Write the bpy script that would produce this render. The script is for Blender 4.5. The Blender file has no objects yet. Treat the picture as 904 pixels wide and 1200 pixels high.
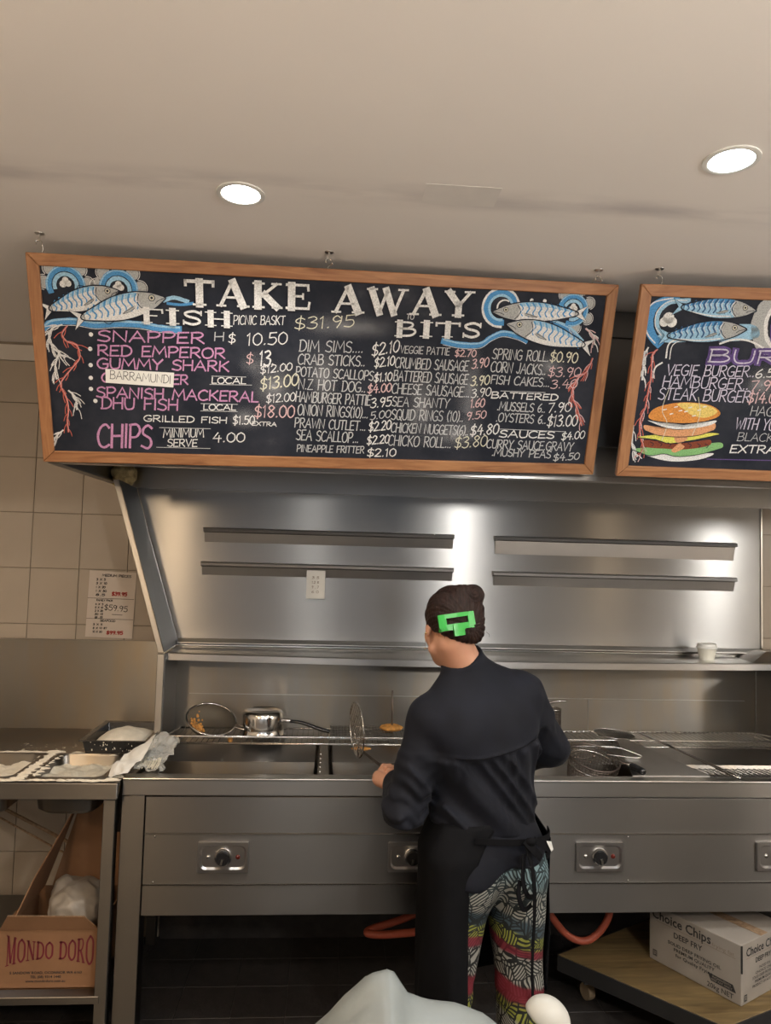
import bpy, bmesh, math, random
import numpy as np
from mathutils import Vector, Matrix, noise
from math import sin, cos, pi, radians, sqrt, atan2
random.seed(7)
SC = bpy.context.scene
COL = SC.collection

# ------------------------------------------------------------------ camera
YAW, PIT, ROL = radians(4.1095), radians(3.455), radians(1.566)
cam_d = bpy.data.cameras.new('camera')
cam_d.sensor_fit = 'VERTICAL'; cam_d.sensor_height = 24.0; cam_d.lens = 24.0*870/1200
cam = bpy.data.objects.new('camera', cam_d); COL.objects.link(cam)
_f = Vector((sin(YAW)*cos(PIT), cos(YAW)*cos(PIT), sin(PIT)))
_r = _f.cross(Vector((0, 0, 1))).normalized(); _u = _r.cross(_f)
_R = cos(ROL)*_r + sin(ROL)*_u; _U = -sin(ROL)*_r + cos(ROL)*_u
cam.matrix_world = Matrix(((_R.x, _U.x, -_f.x, 0), (_R.y, _U.y, -_f.y, 0), (_R.z, _U.z, -_f.z, 1.68), (0, 0, 0, 1)))
cam_d.clip_start = 0.02
SC.camera = cam

# ------------------------------------------------------------------ world, exposure
W = bpy.data.worlds.new('world'); SC.world = W; W.use_nodes = True
W.node_tree.nodes['Background'].inputs[0].default_value = (0.75, 0.85, 1.0, 1)
W.node_tree.nodes['Background'].inputs[1].default_value = 0.5
SC.view_settings.view_transform = 'Standard'; SC.view_settings.look = 'None'
SC.view_settings.gamma = 1.0; SC.view_settings.use_curve_mapping = False
SC.view_settings.exposure = 0.12
CEIL = 2.60
# every downlight of the shop: x, y, colour, watts
WARM = (1.0, 0.72, 0.45); NEUT = (1.0, 0.955, 0.90); COOL = (0.82, 0.92, 1.0)
DOWNLIGHTS = [(-0.26, 1.877, NEUT, 5), (0.878, 1.573, COOL, 5),
              (-1.45, 1.75, WARM, 4), (2.05, 1.45, NEUT, 5),
              (-1.30, 0.15, WARM, 4), (-0.10, 0.10, NEUT, 5), (1.05, 0.05, NEUT, 5), (2.2, 0.1, NEUT, 5),
              (0.15, -2.2, NEUT, 6), (2.0, -2.2, COOL, 6)]
# unseen globes added to brighten the ceiling and hood panel: x, y, z, colour, radiance
FILL_GLOBES = [(-1.45, -.25, 2.16, WARM, 85), (1.26, -.5, 2.16, NEUT, 170), (2.85, -.8, 2.12, WARM, 22), (-.25, -2.6, 2.12, NEUT, 60), (3.3, .6, 2.14, NEUT, 120)]

# ------------------------------------------------------------------ helpers
ORG = {}
def tag(o, label=None, cat=None, group=None, kind=None):
    if label: o['label'] = label
    if cat: o['category'] = cat
    if group: o['group'] = group
    if kind: o['kind'] = kind
    return o
def thing(name, label, cat, loc=(0, 0, 0), group=None, matrix=None):
    o = bpy.data.objects.new(name, None); COL.objects.link(o); o.empty_display_size = 0.05
    if matrix is not None:
        o.matrix_world = matrix; ORG[o.name] = Vector((0, 0, 0))
    else:
        o.location = loc; ORG[o.name] = Vector(loc)
    return tag(o, label, cat, group)

class MB:
    def __init__(s): s.v = []; s.f = []; s.m = []; s.cur = 0
    def mat(s, i): s.cur = i; return s
    def add(s, vs, fs):
        n = len(s.v); s.v += [tuple(p) for p in vs]
        for f in fs: s.f.append(tuple(i+n for i in f)); s.m.append(s.cur)
        return s
    def box(s, x0, x1, y0, y1, z0, z1, M=None):
        vs = [Vector((x, y, z)) for z in (z0, z1) for y in (y0, y1) for x in (x0, x1)]
        if M is not None: vs = [M @ v for v in vs]
        return s.add(vs, [(0, 2, 3, 1), (4, 5, 7, 6), (0, 1, 5, 4), (2, 6, 7, 3), (0, 4, 6, 2), (1, 3, 7, 5)])
    def hexa(s, b, t):   # bottom quad and top quad (ccw from above)
        return s.add(list(b)+list(t), [(3, 2, 1, 0), (4, 5, 6, 7), (0, 1, 5, 4), (1, 2, 6, 5), (2, 3, 7, 6), (3, 0, 4, 7)])
    def prism_x(s, prof, x0, x1):   # prof: list (y,z), ccw seen from +x
        n = len(prof)
        vs = [(x0, y, z) for y, z in prof]+[(x1, y, z) for y, z in prof]
        fs = [tuple(reversed(range(n))), tuple(range(n, 2*n))]+[(i, (i+1) % n, n+(i+1) % n, n+i) for i in range(n)]
        return s.add(vs, fs)
    def plate(s, pts, nrm, th):     # polygon extruded by th along nrm
        n = len(pts); N = Vector(nrm).normalized()*th
        a = [Vector(p) for p in pts]; b = [p+N for p in a]
        fs = [tuple(reversed(range(n))), tuple(range(n, 2*n))]+[(i, (i+1) % n, n+(i+1) % n, n+i) for i in range(n)]
        return s.add(a+b, fs)
    def tube(s, pts, r, n=8, closed=False, flat=1.0):
        P = [Vector(p) for p in pts]; m = len(P)
        R = r if isinstance(r, (list, tuple)) else [r]*m
        T = []
        for i in range(m):
            a = P[(i-1) % m] if (closed or i > 0) else P[i]
            b = P[(i+1) % m] if (closed or i < m-1) else P[i]
            T.append((b-a).normalized())
        up = Vector((0, 0, 1)) if abs(T[0].z) < 0.9 else Vector((1, 0, 0))
        N = (up - T[0]*up.dot(T[0])).normalized(); vs = []
        for i in range(m):
            N = (N - T[i]*N.dot(T[i]))
            N = N.normalized() if N.length > 1e-6 else T[i].orthogonal().normalized()
            B = T[i].cross(N)
            for k in range(n):
                a = 2*pi*k/n; vs.append(P[i]+(N*cos(a)*flat+B*sin(a))*R[i])
        fs = []
        for i in range(m if closed else m-1):
            j = (i+1) % m
            for k in range(n):
                k2 = (k+1) % n; fs.append((i*n+k, i*n+k2, j*n+k2, j*n+k))
        if not closed: fs += [tuple(reversed(range(n))), tuple((m-1)*n+k for k in range(n))]
        return s.add(vs, fs)
    def lathe(s, prof, c, n=24, axis=(0, 0, 1), closed_ends=False, sx=1.0, sy=1.0):
        A = Vector(axis).normalized(); X = A.orthogonal().normalized()
        if abs(A.z) > .99: X = Vector((1, 0, 0))
        Yv = A.cross(X); C = Vector(c); vs = []
        for r, h in prof:
            for k in range(n):
                a = 2*pi*k/n; vs.append(C+A*h+(X*cos(a)*sx+Yv*sin(a)*sy)*r)
        fs = []
        for i in range(len(prof)-1):
            for k in range(n):
                k2 = (k+1) % n; fs.append((i*n+k, i*n+k2, (i+1)*n+k2, (i+1)*n+k))
        if closed_ends:
            fs += [tuple(reversed(range(n))), tuple((len(prof)-1)*n+k for k in range(n))]
        return s.add(vs, fs)
    def ball(s, c, r, nu=12, nv=8, M=None):
        r = r if isinstance(r, (tuple, list)) else (r, r, r)
        vs = []; C = Vector(c)
        for i in range(nv+1):
            t = pi*i/nv
            for k in range(nu):
                a = 2*pi*k/nu; v = Vector((sin(t)*cos(a)*r[0], sin(t)*sin(a)*r[1], -cos(t)*r[2]))
                if M is not None: v = M @ v
                vs.append(C+v)
        fs = [(i*nu+k, i*nu+(k+1) % nu, (i+1)*nu+(k+1) % nu, (i+1)*nu+k) for i in range(nv) for k in range(nu)]
        return s.add(vs, fs)
    def build(s, name, mats, parent=None, smooth=False, bevel=0, label=None, cat=None, group=None, kind=None, seg=1, recalc=True, angle=None):
        me = bpy.data.meshes.new(name)
        off = Vector((0, 0, 0))
        if parent is not None: off = ORG[parent.name]
        me.from_pydata([(x-off.x, y-off.y, z-off.z) for x, y, z in s.v], [], s.f)
        mats = mats if isinstance(mats, (list, tuple)) else [mats]
        for m in mats: me.materials.append(m)
        me.polygons.foreach_set('material_index', s.m)
        if recalc:
            bm = bmesh.new(); bm.from_mesh(me)
            bmesh.ops.remove_doubles(bm, verts=bm.verts, dist=1e-6)
            bmesh.ops.recalc_face_normals(bm, faces=bm.faces); bm.to_mesh(me); bm.free()
        if smooth: me.polygons.foreach_set('use_smooth', [True]*len(me.polygons))
        if smooth and angle: me.set_sharp_from_angle(angle=radians(angle))
        me.update()
        o = bpy.data.objects.new(name, me); COL.objects.link(o)
        if parent is not None: o.parent = parent; ORG[o.name] = off
        else: ORG[o.name] = Vector((0, 0, 0))
        if bevel:
            b = o.modifiers.new('bevel', 'BEVEL'); b.width = bevel; b.segments = seg; b.limit_method = 'ANGLE'
        return tag(o, label, cat, group, kind)

def catmull(pts, n=6, closed=False):
    P = [Vector(p) for p in pts]; m = len(P); out = []
    for i in range(m if closed else m-1):
        g = lambda k: P[k % m] if closed else P[max(0, min(m-1, k))]
        a, b, c, d = g(i-1), g(i), g(i+1), g(i+2)
        for k in range(n):
            t = k/n
            out.append(0.5*((2*b)+(c-a)*t+(2*a-5*b+4*c-d)*t*t+(3*b-a-3*c+d)*t**3))
    if not closed: out.append(P[-1])
    return out

# ------------------------------------------------------------------ materials
def nm(name):
    m = bpy.data.materials.new(name); m.use_nodes = True
    nt = m.node_tree; b = nt.nodes['Principled BSDF']
    return m, nt, b
def N(nt, t, **k):
    n = nt.nodes.new(t)
    for a, v in k.items():
        if a[0] == 'i' and a[1:].isdigit(): n.inputs[int(a[1:])].default_value = v
        else: setattr(n, a, v)
    return n
def coords(nt, scale=(1, 1, 1), kind='Object'):
    tc = N(nt, 'ShaderNodeTexCoord'); mp = N(nt, 'ShaderNodeMapping')
    mp.inputs['Scale'].default_value = scale
    nt.links.new(tc.outputs[kind], mp.inputs[0]); return mp.outputs[0]
def ramp(nt, src, stops):
    r = N(nt, 'ShaderNodeValToRGB'); e = r.color_ramp.elements
    e[0].position, e[0].color = stops[0][0], (*stops[0][1], 1)
    e[1].position, e[1].color = stops[-1][0], (*stops[-1][1], 1)
    for p, c in stops[1:-1]:
        x = e.new(p); x.color = (*c, 1)
    nt.links.new(src, r.inputs[0]); return r.outputs[0]
def simple(name, col, rough=0.5, metal=0, var=0.12, scale=8, bump=0.0, bscale=40, spec=None, sheen=0, stretch=(1, 1, 1), trans=0, alpha=1, sss=0):
    m, nt, b = nm(name)
    co = coords(nt, stretch)
    n = N(nt, 'ShaderNodeTexNoise'); n.inputs['Scale'].default_value = scale; n.inputs['Detail'].default_value = 5
    nt.links.new(co, n.inputs['Vector'])
    lo = tuple(max(0, c*(1-var)) for c in col); hi = tuple(min(1, c*(1+var)) for c in col)
    nt.links.new(ramp(nt, n.outputs[0], [(0.3, lo), (0.7, hi)]), b.inputs['Base Color'])
    b.inputs['Roughness'].default_value = rough; b.inputs['Metallic'].default_value = metal
    if spec is not None: b.inputs['Specular IOR Level'].default_value = spec
    if sheen: b.inputs['Sheen Weight'].default_value = sheen
    if trans: b.inputs['Transmission Weight'].default_value = trans
    if alpha < 1: b.inputs['Alpha'].default_value = alpha
    if sss:
        b.inputs['Subsurface Weight'].default_value = sss; b.inputs['Subsurface Radius'].default_value = (0.01, 0.004, 0.002)
    if bump:
        n2 = N(nt, 'ShaderNodeTexNoise'); n2.inputs['Scale'].default_value = bscale; n2.inputs['Detail'].default_value = 6
        nt.links.new(co, n2.inputs['Vector'])
        bp = N(nt, 'ShaderNodeBump'); bp.inputs['Strength'].default_value = bump; bp.inputs['Distance'].default_value = 0.01
        nt.links.new(n2.outputs[0], bp.inputs['Height']); nt.links.new(bp.outputs[0], b.inputs['Normal'])
    return m
def steel(name, col=(0.50, 0.49, 0.47), rough=0.28, aniso=0.8, var=0.1, wob=0.25, grease=0.0):
    m, nt, b = nm(name); L = nt.links.new
    b.inputs['Metallic'].default_value = 1.0
    b.inputs['Anisotropic'].default_value = aniso
    b.inputs['Anisotropic Rotation'].default_value = 0.25
    tg = N(nt, 'ShaderNodeTangent'); tg.direction_type = 'RADIAL'; tg.axis = 'Z'; L(tg.outputs[0], b.inputs['Tangent'])
    co = coords(nt, (1, 1, 1))
    big = N(nt, 'ShaderNodeTexNoise'); big.inputs['Scale'].default_value = 3.0; big.inputs['Detail'].default_value = 6; L(co, big.inputs['Vector'])
    base = ramp(nt, big.outputs[0], [(0.3, tuple(c*(1-var) for c in col)), (0.7, tuple(min(1, c*(1+var)) for c in col))])
    if grease:
        g = N(nt, 'ShaderNodeTexNoise'); g.inputs['Scale'].default_value = 5; g.inputs['Detail'].default_value = 8; L(coords(nt, (2.5, 2.5, .6)), g.inputs['Vector'])
        gm = ramp(nt, g.outputs[0], [(0.42, (0, 0, 0)), (0.75, (grease, grease, grease))])
        mx = N(nt, 'ShaderNodeMix'); mx.data_type = 'RGBA'; L(gm, mx.inputs[0]); L(base, mx.inputs[6]); mx.inputs[7].default_value = (0.40, 0.27, 0.12, 1)
        base = mx.outputs[2]
    L(base, b.inputs['Base Color'])
    b.inputs['Roughness'].default_value = rough
    wv = N(nt, 'ShaderNodeTexNoise'); wv.inputs['Scale'].default_value = 1.6; wv.inputs['Detail'].default_value = 0.5; L(co, wv.inputs['Vector'])
    b1 = N(nt, 'ShaderNodeBump'); b1.inputs['Strength'].default_value = wob; b1.inputs['Distance'].default_value = 0.02; L(wv.outputs[0], b1.inputs['Height'])
    L(b1.outputs[0], b.inputs['Normal'])
    return m
def chalk(name, col, dens=0.62):
    m, nt, b = nm(name); L = nt.links.new
    n = N(nt, 'ShaderNodeTexNoise'); n.inputs['Scale'].default_value = 260; n.inputs['Detail'].default_value = 3; L(coords(nt), n.inputs['Vector'])
    L(ramp(nt, n.outputs[0], [(0.30, tuple(c*dens for c in col)), (0.6, col)]), b.inputs['Base Color'])
    b.inputs['Roughness'].default_value = 0.95; b.inputs['Specular IOR Level'].default_value = 0.1
    return m
def wood(name, c1, c2, axis='X', scale=1.0):
    m, nt, b = nm(name); L = nt.links.new
    st = {'X': (1.5, 14, 14), 'Z': (14, 14, 1.5), 'Y': (14, 1.5, 14)}[axis]
    co = coords(nt, tuple(s*scale for s in st))
    n = N(nt, 'ShaderNodeTexNoise'); n.inputs['Scale'].default_value = 3.5; n.inputs['Detail'].default_value = 8; n.inputs['Distortion'].default_value = 1.2; L(co, n.inputs['Vector'])
    L(ramp(nt, n.outputs[0], [(0.28, c1), (0.5, tuple((a+d)/2 for a, d in zip(c1, c2))), (0.72, c2)]), b.inputs['Base Color'])
    b.inputs['Roughness'].default_value = .45
    bp = N(nt, 'ShaderNodeBump'); bp.inputs['Strength'].default_value = .15; bp.inputs['Distance'].default_value = .003; L(n.outputs[0], bp.inputs['Height']); L(bp.outputs[0], b.inputs['Normal'])
    return m
def emit(name, col, s):
    m = bpy.data.materials.new(name); m.use_nodes = True; nt = m.node_tree; nt.nodes.clear()
    e = nt.nodes.new('ShaderNodeEmission'); o = nt.nodes.new('ShaderNodeOutputMaterial')
    e.inputs[0].default_value = (*col, 1); e.inputs[1].default_value = s; nt.links.new(e.outputs[0], o.inputs[0]); return m

M = {}
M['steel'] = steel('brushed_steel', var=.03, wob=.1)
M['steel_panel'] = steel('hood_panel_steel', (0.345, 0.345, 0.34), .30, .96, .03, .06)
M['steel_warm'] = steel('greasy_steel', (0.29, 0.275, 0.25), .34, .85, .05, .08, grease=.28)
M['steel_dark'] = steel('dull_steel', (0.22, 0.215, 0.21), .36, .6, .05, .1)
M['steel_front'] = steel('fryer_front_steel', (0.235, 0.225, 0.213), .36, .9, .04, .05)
M['chrome'] = simple('polished_steel', (0.75, 0.74, 0.72), .14, 1, .05)
M['wire'] = simple('wire_steel', (0.62, 0.6, 0.56), .25, 1, .1)
M['darkwire'] = simple('used_fryer_wire', (0.16, 0.13, 0.11), .4, .8, .3)
def ceiling_mat():
    m, nt, b = nm('ceiling_paint'); L = nt.links.new
    n = N(nt, 'ShaderNodeTexNoise'); n.inputs['Scale'].default_value = 1.2; L(coords(nt), n.inputs['Vector'])
    base = ramp(nt, n.outputs[0], [(.3, (.88, .84, .80)), (.7, (.92, .88, .84))])
    # grey smoke smudges along the ceiling joint
    tc = N(nt, 'ShaderNodeTexCoord'); sx = N(nt, 'ShaderNodeSeparateXYZ'); L(tc.outputs['Object'], sx.inputs[0])
    d = N(nt, 'ShaderNodeMath', operation='SUBTRACT'); L(sx.outputs[1], d.inputs[0]); d.inputs[1].default_value = 1.83
    a = N(nt, 'ShaderNodeMath', operation='ABSOLUTE'); L(d.outputs[0], a.inputs[0])
    mr = N(nt, 'ShaderNodeMapRange'); mr.interpolation_type = 'SMOOTHSTEP'; L(a.outputs[0], mr.inputs[0]); mr.inputs[1].default_value = 0; mr.inputs[2].default_value = .09; mr.inputs[3].default_value = 1; mr.inputs[4].default_value = 0
    n2 = N(nt, 'ShaderNodeTexNoise'); n2.inputs['Scale'].default_value = 2.4; n2.inputs['Detail'].default_value = 5; L(coords(nt, (1, 3.5, 1)), n2.inputs['Vector'])
    r2 = ramp(nt, n2.outputs[0], [(.42, (0, 0, 0)), (.75, (1, 1, 1))])
    mu = N(nt, 'ShaderNodeMath', operation='MULTIPLY'); L(mr.outputs[0], mu.inputs[0]); L(r2, mu.inputs[1])
    mx = N(nt, 'ShaderNodeMix', data_type='RGBA'); L(mu.outputs[0], mx.inputs[0]); L(base, mx.inputs[6]); mx.inputs[7].default_value = (.60, .57, .56, 1)
    L(mx.outputs[2], b.inputs['Base Color']); b.inputs['Roughness'].default_value = .85; return m
M['ceiling'] = ceiling_mat()
M['front_paint'] = simple('shop_front_paint', (0.16, 0.15, 0.14), .8)
M['satin'] = simple('satin_steel', (0.55, 0.54, 0.53), .32, 1, .04)
M['patch'] = simple('ceiling_patch_paint', (0.78, 0.75, 0.715), .85, 0, .05, 9)
M['paint'] = simple('wall_paint', (0.66, 0.61, 0.54), .8, 0, .03)
M['tile'] = simple('cream_wall_tile', (0.42, 0.355, 0.28), .22, 0, .06, 3, .03, 12)
M['grout'] = simple('wall_grout', (0.27, 0.22, 0.17), .9, 0, .2)
M['floor_tile'] = simple('dark_floor_tile', (0.030, 0.026, 0.024), .5, 0, .3, 20, .15, 60)
M['floor_grout'] = simple('floor_grout', (0.012, 0.010, 0.009), .9)
M['floor'] = simple('shop_floor', (0.50, 0.46, 0.42), .5, 0, .2, 6)
M['wood_h'] = wood('frame_timber', (0.22, 0.085, 0.03), (0.42, 0.20, 0.082), 'X')
M['wood_v'] = wood('frame_timber_upright', (0.22, 0.085, 0.03), (0.42, 0.20, 0.082), 'Z')
M['ply'] = wood('dirty_plywood', (0.10, 0.065, 0.028), (0.25, 0.175, 0.075), 'X', .5)
M['black_edge'] = simple('black_edging', (0.02, 0.02, 0.02), .6)
M['white_plastic'] = simple('white_plastic', (0.78, 0.78, 0.74), .4)
M['paper'] = simple('white_paper', (0.78, 0.77, 0.72), .8, 0, .04, 6, .1, 10)
M['sheet'] = simple('price_sheet_paper', (0.60, 0.52, 0.44), .8, 0, .04)
M['ink'] = simple('black_ink', (0.03, 0.03, 0.03), .8)
M['red_ink'] = simple('red_ink', (0.5, 0.06, 0.05), .8)
M['knob'] = simple('black_knob', (0.015, 0.015, 0.016), .25)
M['red_lamp'] = simple('unlit_red_lamp', (0.12, 0.015, 0.01), .2)
M['hose'] = simple('orange_gas_hose', (0.40, 0.085, 0.045), .5, 0, .15)
M['card'] = simple('brown_cardboard', (0.26, 0.135, 0.065), .85, 0, .1, 5, .08, 30)
M['white_card'] = simple('white_carton', (0.33, 0.30, 0.262), .75, 0, .06, 7)
M['card_edge'] = simple('corrugated_edge', (0.30, 0.20, 0.12), .9, 0, .3, 80)
M['print_red'] = simple('maroon_print', (0.17, 0.02, 0.03), .8)
M['flour'] = simple('flour_powder', (0.88, 0.82, 0.68), .95, 0, .08, 30, .5, 90)
M['batter'] = simple('batter_mix', (0.74, 0.70, 0.58), .6, 0, .1, 25, .5, 60)
M['oil'] = simple('frying_oil', (0.11, 0.065, 0.02), .08, 0, .3, 6)
M['black_tray'] = simple('black_enamel', (0.012, 0.012, 0.014), .22)
M['bread'] = simple('golden_crumb', (0.55, 0.26, 0.06), .7, 0, .35, 60, .6, 90)
M['clear_bag'] = simple('clear_plastic_film', (0.75, 0.75, 0.70), .12, 0, .05, 5, .5, 18, alpha=.45)
M['cloudy_bag'] = simple('cloudy_plastic_bag', (0.36, 0.32, 0.27), .35, 0, .08, 6, .4, 14, alpha=.9)
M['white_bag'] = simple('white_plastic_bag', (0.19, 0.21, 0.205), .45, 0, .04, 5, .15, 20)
M['cap_white'] = simple('pale_cap', (0.40, 0.395, 0.36), .4, 0, .05)
M['cream'] = simple('cream_enamel', (0.33, 0.25, 0.16), .35, 0, .1, 12)
M['cup'] = simple('paper_cup', (0.88, 0.87, 0.76), .6, 0, .02)
M['lid'] = simple('cup_lid', (0.93, 0.93, 0.88), .35, 0, .02)
M['cloth'] = simple('yellowed_cloth', (0.42, 0.34, 0.18), .9, 0, .4, 40, .6, 60)
M['skin'] = simple('skin', (0.60, 0.31, 0.20), .5, 0, .07, 12, .05, 90, sss=.15)
M['hair'] = simple('dark_brown_hair', (0.022, 0.0105, 0.0075), .5, 0, .6, 30, .5, 70, spec=.25, stretch=(6, 1.2, 1.2))
M['clip'] = simple('green_plastic', (0.02, 0.38, 0.04), .3, 0, .05)
M['shirt'] = simple('black_cotton', (0.006, 0.007, 0.012), .75, 0, .25, 14, .06, 300, spec=.25, sheen=.03)
M['apron'] = simple('black_apron_cloth', (0.0045, 0.0045, 0.0055), .85, 0, .25, 14, .06, 300, spec=.15)
M['gold'] = simple('gold', (0.8, 0.55, 0.2), .2, 1)
M['shoe'] = simple('black_shoe', (0.01, 0.01, 0.01), .5)
M['eye'] = simple('eye_white', (0.8, 0.78, 0.75), .2)
M['iris'] = simple('iris', (0.05, 0.025, 0.015), .2)
M['lips'] = simple('lips', (0.45, 0.16, 0.13), .45)
CH = {'W': chalk('white_chalk', (0.80, 0.80, 0.78)), 'G': chalk('grey_chalk', (0.56, 0.57, 0.57)), 'P': chalk('pink_chalk', (0.60, 0.30, 0.50)),
      'Y': chalk('cream_chalk', (0.72, 0.70, 0.55)), 'K': chalk('pale_pink_chalk', (0.72, 0.50, 0.50)), 'V': chalk('pale_lilac_chalk', (0.66, 0.62, 0.74)),
      'B': chalk('blue_chalk', (0.10, 0.32, 0.62)), 'b': chalk('light_blue_chalk', (0.36, 0.60, 0.78)), 'R': chalk('red_chalk', (0.62, 0.16, 0.12)),
      'D': chalk('dark_line', (0.03, 0.035, 0.05)), 'S': chalk('silver_chalk', (0.46, 0.47, 0.46)), 'U': chalk('purple_chalk', (0.14, 0.09, 0.26)),
      'O': chalk('bun_orange_chalk', (0.68, 0.28, 0.07)), 'o': chalk('bacon_chalk', (0.72, 0.36, 0.18)), 'y': chalk('cheese_yellow_chalk', (0.75, 0.72, 0.14)),
      'g': chalk('lettuce_green_chalk', (0.25, 0.50, 0.20)), 'm': chalk('meat_brown_chalk', (0.25, 0.07, 0.04)), 'n': chalk('navy_chalk', (0.05, 0.12, 0.26)),
      't': chalk('bun_light_chalk', (0.80, 0.60, 0.18))}
def board_mat():
    m, nt, b = nm('chalkboard_black'); L = nt.links.new
    n = N(nt, 'ShaderNodeTexNoise'); n.inputs['Scale'].default_value = 5; n.inputs['Detail'].default_value = 8; n.inputs['Roughness'].default_value = .65; L(coords(nt), n.inputs['Vector'])
    L(ramp(nt, n.outputs[0], [(0.4, (0.012, 0.015, 0.024)), (0.62, (0.028, 0.031, 0.042)), (0.82, (0.085, 0.088, 0.095))]), b.inputs['Base Color'])
    b.inputs['Roughness'].default_value = .8; b.inputs['Specular IOR Level'].default_value = .25; return m
M['board'] = board_mat()
def leg_mat():
    m, nt, b = nm('tribal_leggings'); L = nt.links.new
    co = coords(nt, (1, 1, 1))
    dn = N(nt, 'ShaderNodeTexNoise'); dn.inputs['Scale'].default_value = 9; L(co, dn.inputs['Vector'])
    vm = N(nt, 'ShaderNodeVectorMath', operation='SCALE'); L(dn.outputs[1], vm.inputs[0]); vm.inputs['Scale'].default_value = .05
    va = N(nt, 'ShaderNodeVectorMath', operation='ADD'); L(co, va.inputs[0]); L(vm.outputs[0], va.inputs[1])
    vo = N(nt, 'ShaderNodeTexVoronoi'); vo.inputs['Scale'].default_value = 27; L(va.outputs[0], vo.inputs['Vector'])
    sb = N(nt, 'ShaderNodeVectorMath', operation='SUBTRACT'); L(vo.outputs['Color'], sb.inputs[0]); sb.inputs[1].default_value = (.5, .5, .5)
    no = N(nt, 'ShaderNodeVectorMath', operation='NORMALIZE'); L(sb.outputs[0], no.inputs[0])
    dt = N(nt, 'ShaderNodeVectorMath', operation='DOT_PRODUCT'); L(va.outputs[0], dt.inputs[0]); L(no.outputs[0], dt.inputs[1])
    mu = N(nt, 'ShaderNodeMath', operation='MULTIPLY'); L(dt.outputs['Value'], mu.inputs[0]); mu.inputs[1].default_value = 760
    si = N(nt, 'ShaderNodeMath', operation='SINE'); L(mu.outputs[0], si.inputs[0])
    gt = N(nt, 'ShaderNodeMath', operation='GREATER_THAN'); L(si.outputs[0], gt.inputs[0]); gt.inputs[1].default_value = -.05
    ed = N(nt, 'ShaderNodeTexVoronoi', feature='DISTANCE_TO_EDGE'); ed.inputs['Scale'].default_value = 27; L(va.outputs[0], ed.inputs['Vector'])
    eg = N(nt, 'ShaderNodeMath', operation='GREATER_THAN'); L(ed.outputs[0], eg.inputs[0]); eg.inputs[1].default_value = .05
    mk = N(nt, 'ShaderNodeMath', operation='MULTIPLY'); L(gt.outputs[0], mk.inputs[0]); L(eg.outputs[0], mk.inputs[1])
    # colour bands by height
    sx = N(nt, 'ShaderNodeSeparateXYZ'); L(va.outputs[0], sx.inputs[0])
    a1 = N(nt, 'ShaderNodeMath', operation='MULTIPLY_ADD'); L(sx.outputs[0], a1.inputs[0]); a1.inputs[1].default_value = .35; L(sx.outputs[2], a1.inputs[2])
    mr = N(nt, 'ShaderNodeMapRange'); L(a1.outputs[0], mr.inputs[0]); mr.inputs[1].default_value = .23; mr.inputs[2].default_value = .88
    wt = (.34, .34, .30); bl = (.20, .30, .32); ye = (.26, .28, .045); rd = (.20, .025, .04); dk = (.05, .08, .10)
    bands = [(0, wt), (.28, wt), (.30, ye), (.34, ye), (.355, rd), (.43, rd), (.445, wt), (.56, wt), (.57, rd), (.60, rd), (.61, ye), (.66, ye), (.67, dk), (.72, dk), (.74, wt), (.86, wt), (.92, bl), (1, bl)]
    light = ramp(nt, mr.outputs[0], bands)
    dark = ramp(nt, mr.outputs[0], [(0, (.012, .014, .014)), (.35, (.012, .014, .014)), (.36, (.16, .012, .02)), (.425, (.16, .012, .02)), (.44, (.012, .014, .014)), (.565, (.012, .014, .014)), (.575, (.12, .01, .02)), (.60, (.12, .01, .02)), (.61, (.012, .014, .014)), (1, (.015, .03, .035))])
    mx = N(nt, 'ShaderNodeMix', data_type='RGBA'); L(mk.outputs[0], mx.inputs[0]); L(dark, mx.inputs[6]); L(light, mx.inputs[7])
    L(mx.outputs[2], b.inputs['Base Color']); b.inputs['Roughness'].default_value = .7
    return m
M['leggings'] = leg_mat()

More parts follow.
